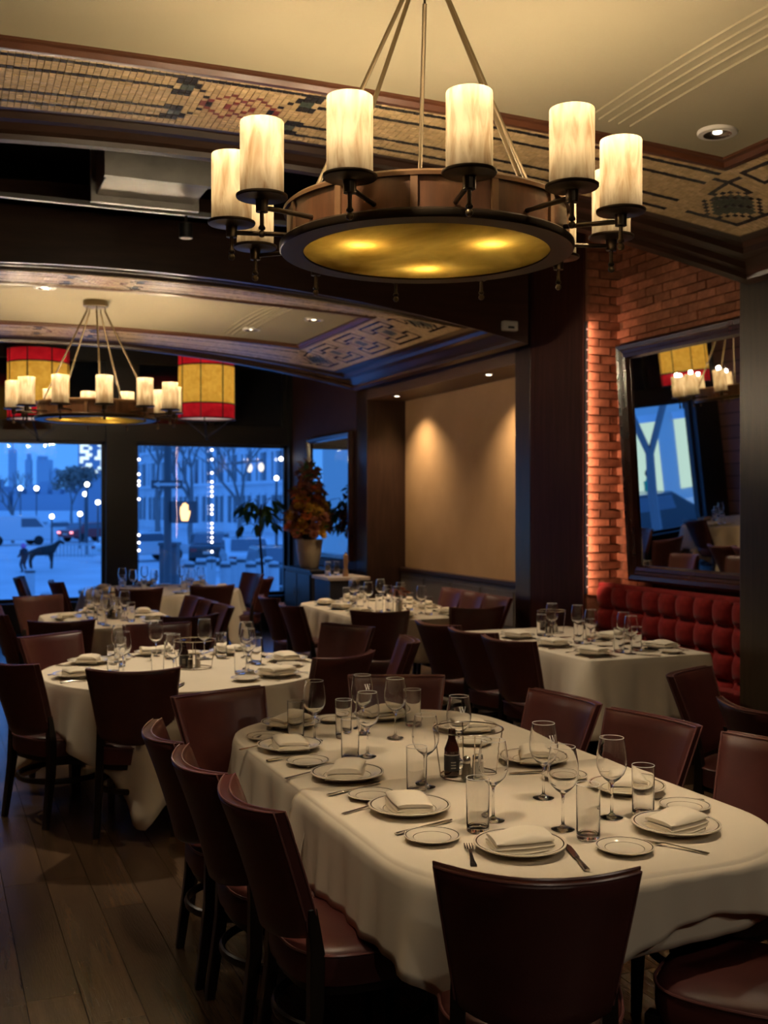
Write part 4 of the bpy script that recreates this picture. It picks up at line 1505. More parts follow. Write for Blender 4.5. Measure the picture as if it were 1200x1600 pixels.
tumb_me = MB().lathe([(.0, .003), (.028, .0018), (.031, .0), (.0335, .003), (.0342, .012), (.0358, .160), (.0346, .1605), (.0330, .020), (.0305, .014), (.0, .013)], 32).mesh('tumbler', M['glass'], angle=50, weld=True)
trim_me = MB().tube([(.035 * math.cos(2 * PI * k / 32), .035 * math.sin(2 * PI * k / 32), .1605) for k in range(32)], .0010, 6, closed=True).mesh('rim', rim_me.materials[0])  # same pale glint ring for the tumbler

def bowl_r(z):
    for (r0, z0), (r1, z1) in zip(bowl_out, bowl_out[1:]):
        if z0 <= z <= z1:
            return r0 + (r1 - r0) * (z - z0) / (z1 - z0)
    return .04
def w_mesh():
    """the etched W of the house, with serifs, wrapped on the bowl"""
    strokes = [(-.0105, .0, -.0055, -.0200, .0030), (-.0055, -.0200, .0005, -.0015, .0013), (-.0015, .0, .0045, -.0200, .0030), (.0045, -.0200, .0100, .0, .0013),
               (-.0132, .0, -.0070, .0, .0010), (-.0035, .0, .0020, .0, .0010), (.0072, .0, .0128, .0, .0010)]
    mb = MB()
    for (x0, y0, x1, y1, w) in strokes:
        n = 6
        vs = []
        horiz = abs(y1 - y0) < 1e-6
        for i in range(n + 1):
            f = i / n
            x, y = x0 + (x1 - x0) * f, y0 + (y1 - y0) * f
            for s_ in (-.5, .5):
                xx, yy = (x, y + s_ * w) if horiz else (x + s_ * w, y)
                z = .216 + yy * 1.15
                r_ = bowl_r(z) + .0005
                a = -PI / 2 + xx * 1.15 / r_
                vs.append((r_ * math.cos(a), r_ * math.sin(a), z))
        mb.add(vs, [(2 * i, 2 * i + 1, 2 * i + 3, 2 * i + 2) for i in range(n)])
    return mb.mesh('etched_letter', M['etch'])
w_me = w_mesh()

def napkin_mesh(seed, L=.180, Wd=.125, hgt=.046):
    rnd = random.Random(seed)
    mb = MB()
    # folded linen roll: several soft layers, the top one domed
    nx, ny = 14, 8
    sag = rnd.uniform(.0, .012)
    sk = rnd.uniform(-.02, .02)
    for lay, (l_, w_, z0, z1) in enumerate([(L, Wd, .0, hgt * .30), (L * .99, Wd * .97, hgt * .30, hgt * .58), (L * .97, Wd * .93, hgt * .58, hgt)]):
        vs, fs = [], []
        for top in (0, 1):
            for i in range(nx + 1):
                for j in range(ny + 1):
                    u, v = -1 + 2 * i / nx, -1 + 2 * j / ny
                    ed = (1 - abs(v) ** 4) * (1 - .3 * abs(u) ** 6)
                    x = u * l_ / 2
                    y = v * w_ / 2 * (1 + .08 * math.sin(u * 2 + seed)) + sk * u
                    z = z0 + .001 if not top else z0 + (z1 - z0) * (.30 + .70 * ed) + (.006 * math.sin(u * 3 + seed) * ed if lay == 2 else 0)
                    z += -sag * u * u * .3 + (.004 * abs(u) if lay == 0 else 0)
                    vs.append((x, y, max(.0005, z)))
        m_ = (nx + 1) * (ny + 1)
        for top in (0, 1):
            for i in range(nx):
                for j in range(ny):
                    a = top * m_ + i * (ny + 1) + j
                    fs.append((a, a + 1, a + ny + 2, a + ny + 1))
        B_ = [i * (ny + 1) for i in range(nx + 1)] + [nx * (ny + 1) + j for j in range(1, ny + 1)] + [i * (ny + 1) + ny for i in range(nx - 1, -1, -1)] + [j for j in range(ny - 1, 0, -1)]
        for k in range(len(B_)):
            k2 = (k + 1) % len(B_)
            fs.append((B_[k], B_[k2], m_ + B_[k2], m_ + B_[k]))
        mb.add(vs, fs)
    return mb.mesh('napkin', M['napkin'], angle=70)
napkins = [napkin_mesh(k) for k in range(5)]

def fork_mesh():
    mb = MB()
    prof = [(-.098, .0085, .003), (-.085, .0095, .004), (-.05, .0055, .006), (.0, .0038, .009), (.03, .0042, .010), (.045, .010, .007), (.055, .0125, .005)]
    vs, fs = [], []
    for (y, w, z) in prof:
        vs += [(-w, y, z - .0008), (w, y, z - .0008), (w, y, z + .0012), (-w, y, z + .0012)]
    for i in range(len(prof) - 1):
        for q in range(4):
            q2 = (q + 1) % 4
            fs.append((i * 4 + q, i * 4 + q2, i * 4 + 4 + q2, i * 4 + 4 + q))
    fs += [(0, 1, 2, 3), tuple(range(len(vs) - 4, len(vs)))]
    mb.add(vs, fs)
    for k in range(4):
        x = -.0105 + k * .007
        mb.add([(x - .0018, .054, .004), (x + .0018, .054, .004), (x + .0018, .054, .0065), (x - .0018, .054, .0065),
                (x - .0010, .100, .006), (x + .0010, .100, .006), (x + .0010, .100, .0075), (x - .0010, .100, .0075)],
               [(0, 1, 2, 3), (4, 5, 6, 7), (0, 1, 5, 4), (1, 2, 6, 5), (2, 3, 7, 6), (3, 0, 4, 7)])
    return mb.mesh('fork', M['steel'])
def knife_meshes():
    h = MB()
    prof = [(-.115, .008, .006), (-.105, .0095, .0075), (-.06, .0075, .0075), (-.015, .0055, .006), (-.008, .008, .006)]
    vs, fs = [], []
    for (y, w, z) in prof:
        for k in range(8):
            a = 2 * PI * k / 8
            vs.append((w * math.cos(a), y, .0055 + z * .55 * math.sin(a)))
    for i in range(len(prof) - 1):
        for q in range(8):
            q2 = (q + 1) % 8
            fs.append((i * 8 + q, i * 8 + q2, i * 8 + 8 + q2, i * 8 + 8 + q))
    fs += [tuple(range(8)), tuple(range(len(vs) - 8, len(vs)))]
    h.add(vs, fs)
    b = MB()
    poly = [(-.008, -.008), (.0085, -.008), (.0105, .05), (.0105, .09), (.004, .115), (-.004, .118), (-.0075, .10), (-.008, .05)]
    b.add([(x, y, .0045) for x, y in poly] + [(x, y, .0065) for x, y in poly],
          [tuple(range(8))[::-1], tuple(range(8, 16))] + [(k, (k + 1) % 8, 8 + (k + 1) % 8, 8 + k) for k in range(8)])
    return h.mesh('handle', M['steel']), b.mesh('knife', M['steel'], smooth=False)
fork_me = fork_mesh()
knifeh_me, knifeb_me = knife_meshes()

def plate(x, y, where, z=PL, small=False):
    if small:
        o = put('bread_plate', bread_me, None, (x, y, z))
        put('foot_ring', bfoot_me, o)
        return tag(o, 'small banded bread plate ' + where, 'plate', 'banded china plates')
    o = put('dinner_plate', plate_me, None, (x, y, z))
    put('foot_ring', foot_me, o)
    return tag(o, 'large banded dinner plate ' + where, 'plate', 'banded china plates')
def napkin(x, y, deg, where, z=PL, k=None):
    o = put('napkin', napkins[k if k is not None else random.randrange(5)], None, (x, y, z + .0095))
    o.rotation_euler = (0, 0, R(deg))
    return tag(o, 'folded white napkin ' + where, 'napkin', 'folded linen napkins')
def wine(x, y, where, deg=None, z=PL):
    o = put('wine_glass', wine_me, None, (x, y, z))
    put('rim', rim_me, o)
    if deg is not None:
        put('etched_letter', w_me, o).rotation_euler = (0, 0, R(deg))
    return tag(o, 'clear stemmed wine glass ' + where, 'wine glass', 'clear wine glasses')
def tumbler(x, y, where, z=PL):
    o = put('tumbler', tumb_me, None, (x, y, z))
    put('rim', trim_me, o)
    return tag(o, 'straight clear water tumbler ' + where, 'glass', 'clear water tumblers')
def fork(x, y, deg, where, z=PL):
    o = put('fork', fork_me, None, (x, y, z - .002))
    o.rotation_euler = (0, 0, R(deg))
    return tag(o, 'steel fork ' + where, 'fork', 'steel forks')
def knife(x, y, deg, where, z=PL):
    o = put('knife', knifeb_me, None, (x, y, z - .001))
    o.rotation_euler = (0, 0, R(deg))
    put('handle', knifeh_me, o)
    return tag(o, 'steel table knife ' + where, 'knife', 'steel table knives')

# --- nearest table, laid as in the photograph
S = ['at the near end, nearest table', 'at the near banquette corner, nearest table', 'on the banquette side second from the near end, nearest table',
     'on the banquette side beyond the caddy, nearest table', 'on the aisle side closest setting, nearest table', 'on the aisle side middle setting, nearest table',
     'on the aisle side farthest setting, nearest table', 'at the far aisle corner, nearest table', 'at the far end, nearest table', 'at the far banquette corner, nearest table']
for s_, (x, y, nd) in zip(S, [(1.545, 2.735, -10), (2.075, 2.725, 8), (2.205, 3.165, 60), (2.135, 3.66, 75), (1.415, 3.215, 70), (1.385, 3.70, 72), (1.335, 4.225, 72), (1.475, 4.655, 20), (1.925, 4.68, 5), (2.16, 4.28, 80)]):
    plate(x, y, s_)
    napkin(x, y, nd if s_ not in S[:1] else -12, s_)
for s_, (x, y) in zip([S[0], S[4], S[1], S[5], S[6], S[7], S[3], S[8], S[9]], [(1.815, 2.615), (1.355, 2.915), (2.245, 2.905), (1.365, 3.41), (1.32, 3.955), (1.30, 4.445), (2.10, 3.395), (1.695, 4.70), (2.06, 4.04)]):
    plate(x, y, s_, small=True)
for s_, (x, y, d) in zip([S[4], S[0], S[1], S[2], S[5], S[6], S[8], S[7], S[3], S[9]], [(1.615, 3.025, None), (1.765, 2.862, None), (1.975, 2.915, None), (1.895, 3.195, 12), (1.59, 3.475, None), (1.575, 3.985, None), (1.81, 4.26, None), (1.475, 4.33, None), (1.865, 3.77, -8), (1.715, 4.40, 10)]):
    wine(x, y, s_, d)
for s_, (x, y) in zip([S[4], S[0], S[1], S[5], S[6], S[7], S[8], S[9]], [(1.52, 2.945), (1.785, 2.755), (2.075, 2.89), (1.525, 3.405), (1.49, 3.95), (1.415, 4.395), (1.61, 4.345), (1.985, 4.47)]):
    tumbler(x, y, s_)
fork(1.395, 2.745, -22, S[0])
knife(1.655, 2.615, -17, S[0])
fork(1.965, 2.585, 32, S[1])
knife(1.385, 3.035, -72, S[4])
knife(1.345, 3.525, -72, S[5])
fork(1.300, 3.30, -70, S[4] + ' under the plate')
fork(1.27, 3.80, -72, S[5] + ' under the plate')
knife(1.30, 4.08, -75, S[6])
fork(1.24, 4.31, -75, S[6] + ' under the plate')
fork(2.28, 3.00, 70, S[2])
knife(2.06, 3.50, 80, S[3])
knife(1.33, 4.55, -35, S[7])

# --- wire caddy with sauce bottle and shakers
def caddy(x, y, where, rad=.125, full=True):
    t = thing('condiment_caddy', 'round wire caddy ' + where, 'caddy', (x, y, PL - .001), 0, 'wire condiment caddies')
    N = 40
    MB().tube([(rad * math.cos(2 * PI * k / N), rad * math.sin(2 * PI * k / N), .172) for k in range(N)], .0028, 8, closed=True).build('top_ring', M['wire'], t)
    MB().tube([(rad * .82 * math.cos(2 * PI * k / N), rad * .82 * math.sin(2 * PI * k / N), .004) for k in range(N)], .0028, 8, closed=True).build('bottom_ring', M['wire'], t)
    for k in range(4):
        a = PI / 4 + k * PI / 2 + .5
        MB().tube([(rad * .82 * math.cos(a), rad * .82 * math.sin(a), .004), (rad * math.cos(a), rad * math.sin(a), .172)], .0024, 6).build('upright', M['wire'], t)
    for k in range(2):
        a = PI / 4 + k * PI / 2 + .5
        MB().tube([(rad * .82 * math.cos(a), rad * .82 * math.sin(a), .003), (-rad * .82 * math.cos(a), -rad * .82 * math.sin(a), .003)], .0024, 6).build('cross_wire', M['wire'], t)
    z = PL + .006
    b = thing('sauce_bottle', 'dark brown sauce bottle in the wire caddy ' + where, 'bottle', (x - .060, y + .015, z), 0, 'sauce bottles in caddies')
    MB().lathe([(.0, .0), (.026, .0), (.0275, .004), (.0275, .088), (.0265, .096), (.018, .118), (.0135, .132), (.0125, .165), (.0, .165)], 28).build('body', M['bottle'], b)
    MB().lathe([(.0278, .018), (.0279, .078)], 28).build('label', M['labelink'], b)
    MB().lathe([(.0281, .074), (.0281, .077)], 28).build('label_line', M['labelpale'], b)
    mb = MB()
    for k in range(6):
        a = -PI / 2 - .5 + k * .11
        for zz in (.030, .040, .050):
            mb.box((.0283 * math.cos(a), .0283 * math.sin(a), zz), (.0006, .0022, .004), a)
    mb.build('small_print', M['labelpale'], b, smooth=False)
    for nm, dx, dy, m_ in (('pepper_shaker', -.035, -.055, 'pepperglass'), ('salt_shaker', .012, -.038, 'saltglass')):
        s_ = thing(nm, ('dark pepper' if m_ == 'pepperglass' else 'pale salt') + ' shaker with steel cap in the wire caddy ' + where, 'shaker', (x + dx, y + dy, z), 0, 'shakers in caddies')
        MB().lathe([(.0, .0), (.0195, .0), (.020, .004), (.0165, .035), (.0125, .058), (.0, .058)], 12).build('body', M[m_], s_, angle=20)
        MB().lathe([(.0135, .056), (.0142, .062), (.0130, .074), (.008, .0795), (.0, .081)], 20).build('cap', M['steel'], s_)
    return t
caddy(1.80, 3.56, 'on the nearest table')
caddy(1.47, 6.55, 'on the round table')
caddy(4.42, 7.33, 'on the banquette table', .11)
caddy(1.50, 9.70, 'under the far chandelier', .11)

# --- the other tables: one setting before each seat
def setting(cx, cy, deg, where, inward=0.0, etch=False, cutlery=True):
    """a setting whose guest sits behind (cx, cy) looking along deg (0 = +Y)"""
    a = R(deg)
    fx, fy = -math.sin(a), math.cos(a)
    rx, ry = math.cos(a), math.sin(a)
    P = lambda u, v: (cx + rx * u + fx * v, cy + ry * u + fy * v)
    plate(*P(0, 0), where)
    napkin(*P(0, 0), deg + random.uniform(-15, 15), where)
    plate(*P(-.215, .07), where, small=True)
    wine(*P(.07 + random.uniform(-.02, .02), .25), where, random.uniform(-40, 40) if etch else None)
    tumbler(*P(-.035, .215 + random.uniform(-.02, .02)), where)
    if cutlery:
        fork(*P(-.152, -.02), deg, where)
        knife(*P(.155, -.02), deg, where)
def around(cx, cy, r, angles, names, table_name, **kw):
    for a, nm in zip(angles, names):
        ar = R(a)
        setting(cx + r * math.cos(ar), cy + r * math.sin(ar), a + 90, nm + ' ' + table_name, **kw)
around(1.42, 6.58, .66, (-118, -50, 5, 52, 95, 140, 190), ('at the viewer side setting', 'at the setting toward the nearest table', 'at the banquette side setting', 'at the far banquette side setting', 'at the far side setting', 'at the far aisle setting', 'at the aisle side setting'), 'of the round table', etch=False)
for (x, y, d, nm) in [(1.78, 9.98, 90, 'second along the banquette side'), (1.78, 9.42, 90, 'first along the banquette side'), (1.08, 9.22, -90, 'first along the aisle side'),
                      (1.08, 9.74, -90, 'second along the aisle side'), (1.38, 10.30, 180, 'at the far end')]:
    setting(x, y, d, nm + ', table under far chandelier', cutlery=False)
around(2.50, 12.85, .70, (-120, -65, -10, 40, 95, 150, 205), ('first', 'second', 'third', 'fourth', 'fifth', 'sixth', 'seventh'), 'seat counting anticlockwise from the aisle, window table', cutlery=False)
around(-.55, 13.0, .60, (-15, 80, 170, 255), ('first', 'second', 'third', 'fourth'), 'seat anticlockwise from the column, mirrored table', cutlery=False)
for (x, y, d, nm) in [(3.60, 9.78, -90, 'second on the aisle side'), (3.60, 9.30, -90, 'first on the aisle side'), (3.82, 8.84, 0, 'at the near end'), (4.36, 9.00, 90, 'first on the wall side'), (4.36, 9.47, 90, 'second on the wall side'),
                      (4.36, 9.96, 90, 'third on the wall side'), (4.0, 10.55, 180, 'at the far end'), (3.62, 10.24, -90, 'third on the aisle side')]:
    setting(x, y, d, nm + ', alcove table', cutlery=False)
for (x, y, d, nm) in [(4.02, 6.14, -90, 'first on the chair side'), (4.02, 6.64, -90, 'second on the chair side'), (4.02, 7.15, -90, 'third on the chair side'), (4.62, 6.24, 90, 'first on the sofa side'), (4.62, 6.80, 90, 'second on the sofa side')]:
    setting(x, y, d, nm + ', banquette table', etch=False)
# ------------------------------------------------------------------ flowers, sideboard, service stand, plants
t = thing('sideboard', 'dark painted sideboard carrying the flower pot by the far wall', 'sideboard', (4.70, 13.75, 0))
bevel(MB().span((-.24, -.55, .06), (.26, .55, .88)).build('body', M['cabinet'], t, smooth=False), .005)
bevel(MB().span((-.27, -.58, .88), (.27, .58, .915)).build('counter_top', M['cabinet'], t, smooth=False), .006)
for s_ in (-1, 1):
    d = MB().span((-.26, s_ * .27 - .25, .1), (-.24, s_ * .27 + .25, .85)).build('door', M['cabinet'], t, smooth=False)
    MB().tube([(-.275, s_ * .05, .55), (-.275, s_ * .05, .66)], .006, 8).build('handle', M['steel'], d)
MB().span((-.22, -.53, 0), (.24, .53, .06)).build('plinth', M['legs'], t, smooth=False)

FX, FY = 4.60, 13.72
t = thing('flower_pot', 'cream glazed pot of autumn flowers standing before the wall mirror', 'flower pot', (FX, FY, .916))
MB().lathe([(.0, .0), (.115, .0), (.125, .01), (.165, .22), (.178, .34), (.185, .36), (.178, .372), (.165, .36), (.155, .30), (.0, .30)], 32).build('pot', M['potclay'], t)
MB().lathe([(.001, .325), (.16, .325)], 24).build('soil', M['soil'], t)
rnd = random.Random(12)
st = MB()
heads = []
for k in range(190):
    f = rnd.random() ** .9
    a = rnd.uniform(0, 2 * PI)
    zz = .40 + f * .92
    rad = (.30 * (1 - f) ** .7 + .05) * rnd.uniform(.45, 1.0)
    p = Vector((min(.27, rad * math.cos(a)), rad * math.sin(a), zz))
    heads.append((p, f))
    if k % 3 == 0:
        st.tube([(p.x * .15, p.y * .15, .32), (p.x * .5, p.y * .5, .32 + (zz - .32) * .6), tuple(p)], [.006, .004, .003], 5)
st.build('stems', M['stemwood'], t)
def bloom_mesh(m_, r_, seed):
    rr = random.Random(seed)
    mb = MB()
    for ring, (cnt, tilt, l_) in enumerate([(9, .35, 1.0), (7, .8, .8), (5, 1.15, .55)]):
        for q in range(cnt):
            a = 2 * PI * q / cnt + ring * .4 + rr.uniform(-.1, .1)
            c_, s_ = math.cos(a), math.sin(a)
            w = .30
            def pt(rad, up, side):
                return (r_ * (rad * c_ - side * s_), r_ * (rad * s_ + side * c_), r_ * up)
            mb.add([pt(.08, 0, 0), pt(.55 * l_ * math.cos(tilt) + .1, .55 * l_ * math.sin(tilt), -w), pt(l_ * math.cos(tilt) + .1, l_ * math.sin(tilt), 0), pt(.55 * l_ * math.cos(tilt) + .1, .55 * l_ * math.sin(tilt), w)],
                   [(0, 1, 2, 3)])
    return mb.mesh('flower_head', m_, angle=60)
blooms = {k: [bloom_mesh(M[k], .062, q) for q in range(2)] for k in ('petal_y', 'petal_o', 'petal_r')}
def leaf_me(nm, m_, l_, w_):
    return MB().add([(0, 0, 0), (l_ * .35, -w_ * .5, .01), (l_ * .7, -w_ * .4, .0), (l_, 0, -.02), (l_ * .7, w_ * .4, .0), (l_ * .35, w_ * .5, .01), (l_ * .5, 0, -.012)],
                    [(0, 1, 6), (1, 2, 6), (2, 3, 6), (3, 4, 6), (4, 5, 6), (5, 0, 6)]).mesh(nm, m_, angle=60)
brownleaf = leaf_me('leaf', M['leafbrown'], .11, .05)
greenleaf_s = leaf_me('leaf', M['leafgreen'], .11, .05)
for (p, f) in heads:
    kind = rnd.choice(['petal_y', 'petal_y', 'petal_o', 'petal_r']) if f < .45 else rnd.choice(['petal_r', 'petal_r', 'petal_y', 'petal_o'])
    out = Vector((p.x, p.y, .12 + f * .25)).normalized()
    if f < .75:
        o = put('flower_head', rnd.choice(blooms[kind]), t, p)
        o.rotation_euler = out.to_track_quat('Z', 'Y').to_euler()
        o.scale = [rnd.uniform(1.0, 1.6)] * 3
    for q in range(2 if f < .75 else 3):
        o = put('leaf', brownleaf if rnd.random() < .75 else greenleaf_s, t, p + Vector((rnd.uniform(-.04, .04), rnd.uniform(-.04, .04), rnd.uniform(-.05, .05))))
        o.rotation_euler = (rnd.uniform(-1, 1), rnd.uniform(-1.2, .6), rnd.uniform(0, 6.28))
        o.scale = [rnd.uniform(.7, 1.2)] * 3

t = thing('service_stand', 'small service stand with a pale top behind the alcove table', 'stand', (4.50, 12.25, 0))
bevel(MB().span((-.26, -.30, .86), (.26, .30, .90)).build('top', mat('pale_top', (.45, .38, .33), rough=.4), t, smooth=False), .006)
MB().span((-.23, -.27, .10), (.23, .27, .86)).build('body', M['cabinet'], t, smooth=False)
for sx in (-1, 1):
    for sy in (-1, 1):
        MB().span((sx * .2 - .02, sy * .24 - .02, 0), (sx * .2 + .02, sy * .24 + .02, .1)).build('foot', M['legs'], t, smooth=False)
t = thing('pepper_mill', 'wooden pepper mill standing on the service stand', 'pepper mill', (4.50, 12.08, .901))
MB().lathe([(.0, .0), (.036, .0), (.037, .01), (.030, .06), (.022, .10), (.026, .15), (.031, .19), (.028, .205), (.0, .205)], 24).build('body', M['millwood'], t)
MB().lathe([(.0, .206), (.026, .206), (.030, .23), (.026, .255), (.012, .265), (.010, .285), (.0, .287)], 24).build('knob', M['millwood'], t)
for k, (x, y) in enumerate([(4.36, 12.30), (4.40, 12.42), (4.49, 12.36)]):
    tumbler(x, y, ['on the service stand, nearest the aisle', 'on the service stand, nearest the window', 'on the service stand, middle one'][k], z=.901)

# centrepiece of small red flowers on the alcove table
for (x, y, lab) in [(3.98, 9.28, 'small glass of dark red flowers on the alcove table')]:
    t = thing('flower_vase', lab, 'vase', (x, y, PL))
    MB().lathe([(.0, .0), (.03, .0), (.034, .01), (.03, .09), (.036, .11), (.034, .11), (.028, .09), (.03, .012), (.0, .01)], 20).build('vase', M['saltglass'], t)
    for q in range(16):
        a, rr = rnd.uniform(0, 6.28), rnd.uniform(.01, .11)
        o = put('flower_head', rnd.choice(blooms['petal_r']), t, (rr * math.cos(a), rr * math.sin(a), .15 + rnd.uniform(-.02, .05)))
        o.scale = [.6] * 3
        o.rotation_euler = (rnd.uniform(-.6, .6), rnd.uniform(-.6, .6), 0)
    MB().tube([(0, 0, .01), (.01, 0, .16)], .004, 5).build('stem', M['stemwood'], t)

# potted tree by the right window
t = thing('potted_tree', 'potted green tree with drooping leaves before the right window', 'potted plant', (4.32, 15.0, 0))
MB().lathe([(.0, .0), (.16, .0), (.21, .36), (.22, .40), (.20, .40), (.18, .34), (.0, .34)], 24).build('pot', M['cabinet'], t)
MB().tube([(0, 0, .3), (.02, .01, .8), (-.02, 0, 1.3), (.0, 0, 1.75)], [.022, .02, .016, .01], 8).build('trunk', M['stemwood'], t)
bigleaf = leaf_me('leaf', M['leafgreen'], .26, .085)
br = MB()
for k in range(15):
    a = rnd.uniform(0, 6.28)
    z0 = rnd.uniform(1.35, 1.75)
    e = Vector((.30 * math.cos(a) * rnd.uniform(.5, 1), .30 * math.sin(a) * rnd.uniform(.5, 1), z0 + rnd.uniform(.0, .16)))
    br.tube([(0, 0, z0 - .08), (e.x * .5, e.y * .5, e.z + .03), tuple(e)], .005, 5)
    for q in range(5):
        o = put('leaf', bigleaf, t, e)
        o.rotation_euler = (rnd.uniform(-.3, .3), rnd.uniform(.35, 1.25), a + rnd.uniform(-1.5, 1.5))
        o.scale = [rnd.uniform(.7, 1.1)] * 3
br.build('branches', M['stemwood'], t)

# strings of small bulbs hanging inside the right window
bulb_me = MB().ball((0, 0, 0), .020, 10).mesh('bulb', mat_emit('string_bulb', (.95, .90, 1.0), 5.0))
def light_string(px, zs, label):
    k = (px - 600) / F
    D = 15.735 / (CS - SN * k)
    x = D * (SN + CS * k)
    t = thing('light_string', label, 'string lights', (x, 15.735, 0))
    MB().tube([(0, .02, W_HEAD + .02), (0, 0, W_HEAD), (0, 0, .8)], .003, 5).build('wire', M['blackmetal'], t)
    for y in zs:
        put('bulb', bulb_me, t, (0, -.004, EYE + (HY - y) / F * D))
light_string(331, [703, 718, 739, 753, 761, 768, 775, 790, 796, 803, 818, 825, 832, 840, 847, 862], 'vertical string of small white lights in the middle of the right window')
light_string(217, [718, 741, 752, 758, 780, 836, 848, 860], 'vertical string of small white lights beside the black column')
t = thing('window_lamp', 'small bright white lamp at the upper corner of the right window', 'lamp', (at(439, 717, 15.73 / (CS - SN * (439 - 600) / F))))
MB().ball((0, 0, 0), .030, 12).build('bulb', mat_emit('lamp_white', (1, .96, .88), 14), t)
MB().tube([(0, 0, .02), (0, 0, W_HEAD - t.location.z), (0, .03, W_HEAD - t.location.z + .03)], .006, 6).build('stem', M['blackmetal'], t)

# ------------------------------------------------------------------ the street at dusk
GZ = -1.0
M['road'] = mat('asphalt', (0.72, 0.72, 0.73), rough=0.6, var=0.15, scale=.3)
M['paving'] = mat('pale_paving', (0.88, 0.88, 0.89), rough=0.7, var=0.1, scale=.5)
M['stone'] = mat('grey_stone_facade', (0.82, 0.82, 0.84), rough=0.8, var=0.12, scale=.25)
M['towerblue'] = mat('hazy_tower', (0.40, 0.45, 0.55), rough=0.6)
M['winddark'] = mat('dark_window_glass', (0.16, 0.17, 0.20), rough=0.15)
M['litwin'] = mat_emit('lit_window', (.75, .92, 1.0), 1.6)
M['lamp_out'] = mat_emit('street_globe', (1.0, .97, .85), 9)
M['carpale'] = mat('pale_car_paint', (0.75, 0.76, 0.78), rough=0.25, coat=.5)
M['cardark'] = mat('dark_car_paint', (0.03, 0.033, 0.04), rough=0.2, coat=.6)
M['carred'] = mat('red_car_paint', (0.30, 0.03, 0.035), rough=0.25, coat=.5)
M['tyre'] = mat('tyre_rubber', (0.015, 0.015, 0.016), rough=0.8)
M['taillight'] = mat_emit('tail_light', (1.0, .25, .30), 4)
M['headlight'] = mat_emit('head_light', (1.0, .9, .8), 6)
M['bark'] = mat('bare_bark', (0.26, 0.24, 0.24), rough=0.9)
M['bollard'] = mat('white_bollard', (0.62, 0.62, 0.63), rough=0.5)
M['polegrey'] = mat('grey_pole', (0.10, 0.10, 0.11), rough=0.5)

gr = MB()
gr.span((-260, YW + 9, GZ - .3), (300, 700, GZ))
struct(gr.build('road', M['road'], smooth=False), 'blue-lit street surface beyond the windows')
struct(MB().span((-40, YW + .26, GZ - .3), (60, YW + 9, GZ + .1)).build('pavement', M['paving'], smooth=False), 'pale pavement outside the windows')
struct(MB().span((-200, 60, GZ), (0, 130, GZ + .08)).build('plaza', M['paving'], smooth=False), 'pale plaza across the street')

def box_tower(name, label, px0, px1, py_top, D, m_, group=None, win=None, cat='building', depth=None):
    a, b = at(px0, HY, D), at(px1, HY, D)
    w = (b - a).length
    c = (a + b) / 2
    h = EYE + (HY - py_top) / F * D - GZ
    t = thing(name, label, cat, (c.x, c.y, GZ), -TH, group)
    MB().span((-w / 2, 0, 0), (w / 2, depth or w, h)).build('block', m_, t, smooth=False)
    return t, w, h
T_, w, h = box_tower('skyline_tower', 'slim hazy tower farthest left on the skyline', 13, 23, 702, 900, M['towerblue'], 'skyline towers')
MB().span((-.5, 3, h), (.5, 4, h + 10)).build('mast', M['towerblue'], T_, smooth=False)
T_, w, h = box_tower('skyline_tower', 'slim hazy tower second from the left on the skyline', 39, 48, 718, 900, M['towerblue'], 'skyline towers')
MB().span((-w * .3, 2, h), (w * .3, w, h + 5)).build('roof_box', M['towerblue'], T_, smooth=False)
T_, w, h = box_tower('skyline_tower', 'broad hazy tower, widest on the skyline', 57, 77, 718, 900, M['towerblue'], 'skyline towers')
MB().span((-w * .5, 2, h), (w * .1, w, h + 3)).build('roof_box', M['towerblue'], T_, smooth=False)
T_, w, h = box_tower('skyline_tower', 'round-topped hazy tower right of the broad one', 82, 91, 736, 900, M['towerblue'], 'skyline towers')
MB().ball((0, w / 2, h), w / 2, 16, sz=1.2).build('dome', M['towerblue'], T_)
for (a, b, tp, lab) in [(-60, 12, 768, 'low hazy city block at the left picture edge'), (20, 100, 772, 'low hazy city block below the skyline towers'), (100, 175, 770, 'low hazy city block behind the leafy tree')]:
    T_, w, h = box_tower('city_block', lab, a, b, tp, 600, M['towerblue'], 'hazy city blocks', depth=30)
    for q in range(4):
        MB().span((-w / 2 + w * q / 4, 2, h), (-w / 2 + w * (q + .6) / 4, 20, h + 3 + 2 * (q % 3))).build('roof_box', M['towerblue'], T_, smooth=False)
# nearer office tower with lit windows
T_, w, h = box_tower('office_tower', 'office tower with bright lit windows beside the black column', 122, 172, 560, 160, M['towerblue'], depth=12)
lw_ = MB().span((-.22, -.05, -.22), (.22, .02, .22)).mesh('lit_window', M['litwin'], smooth=False)
rr = random.Random(3)
for i in range(9):
    for j in range(10):
        if rr.random() < .62 and i != 4:
            z = EYE + (HY - (690 + j * 5.2)) / F * 160 - GZ
            put('lit_window', lw_, T_, (-w / 2 + .5 + i * .43, -.02, z))

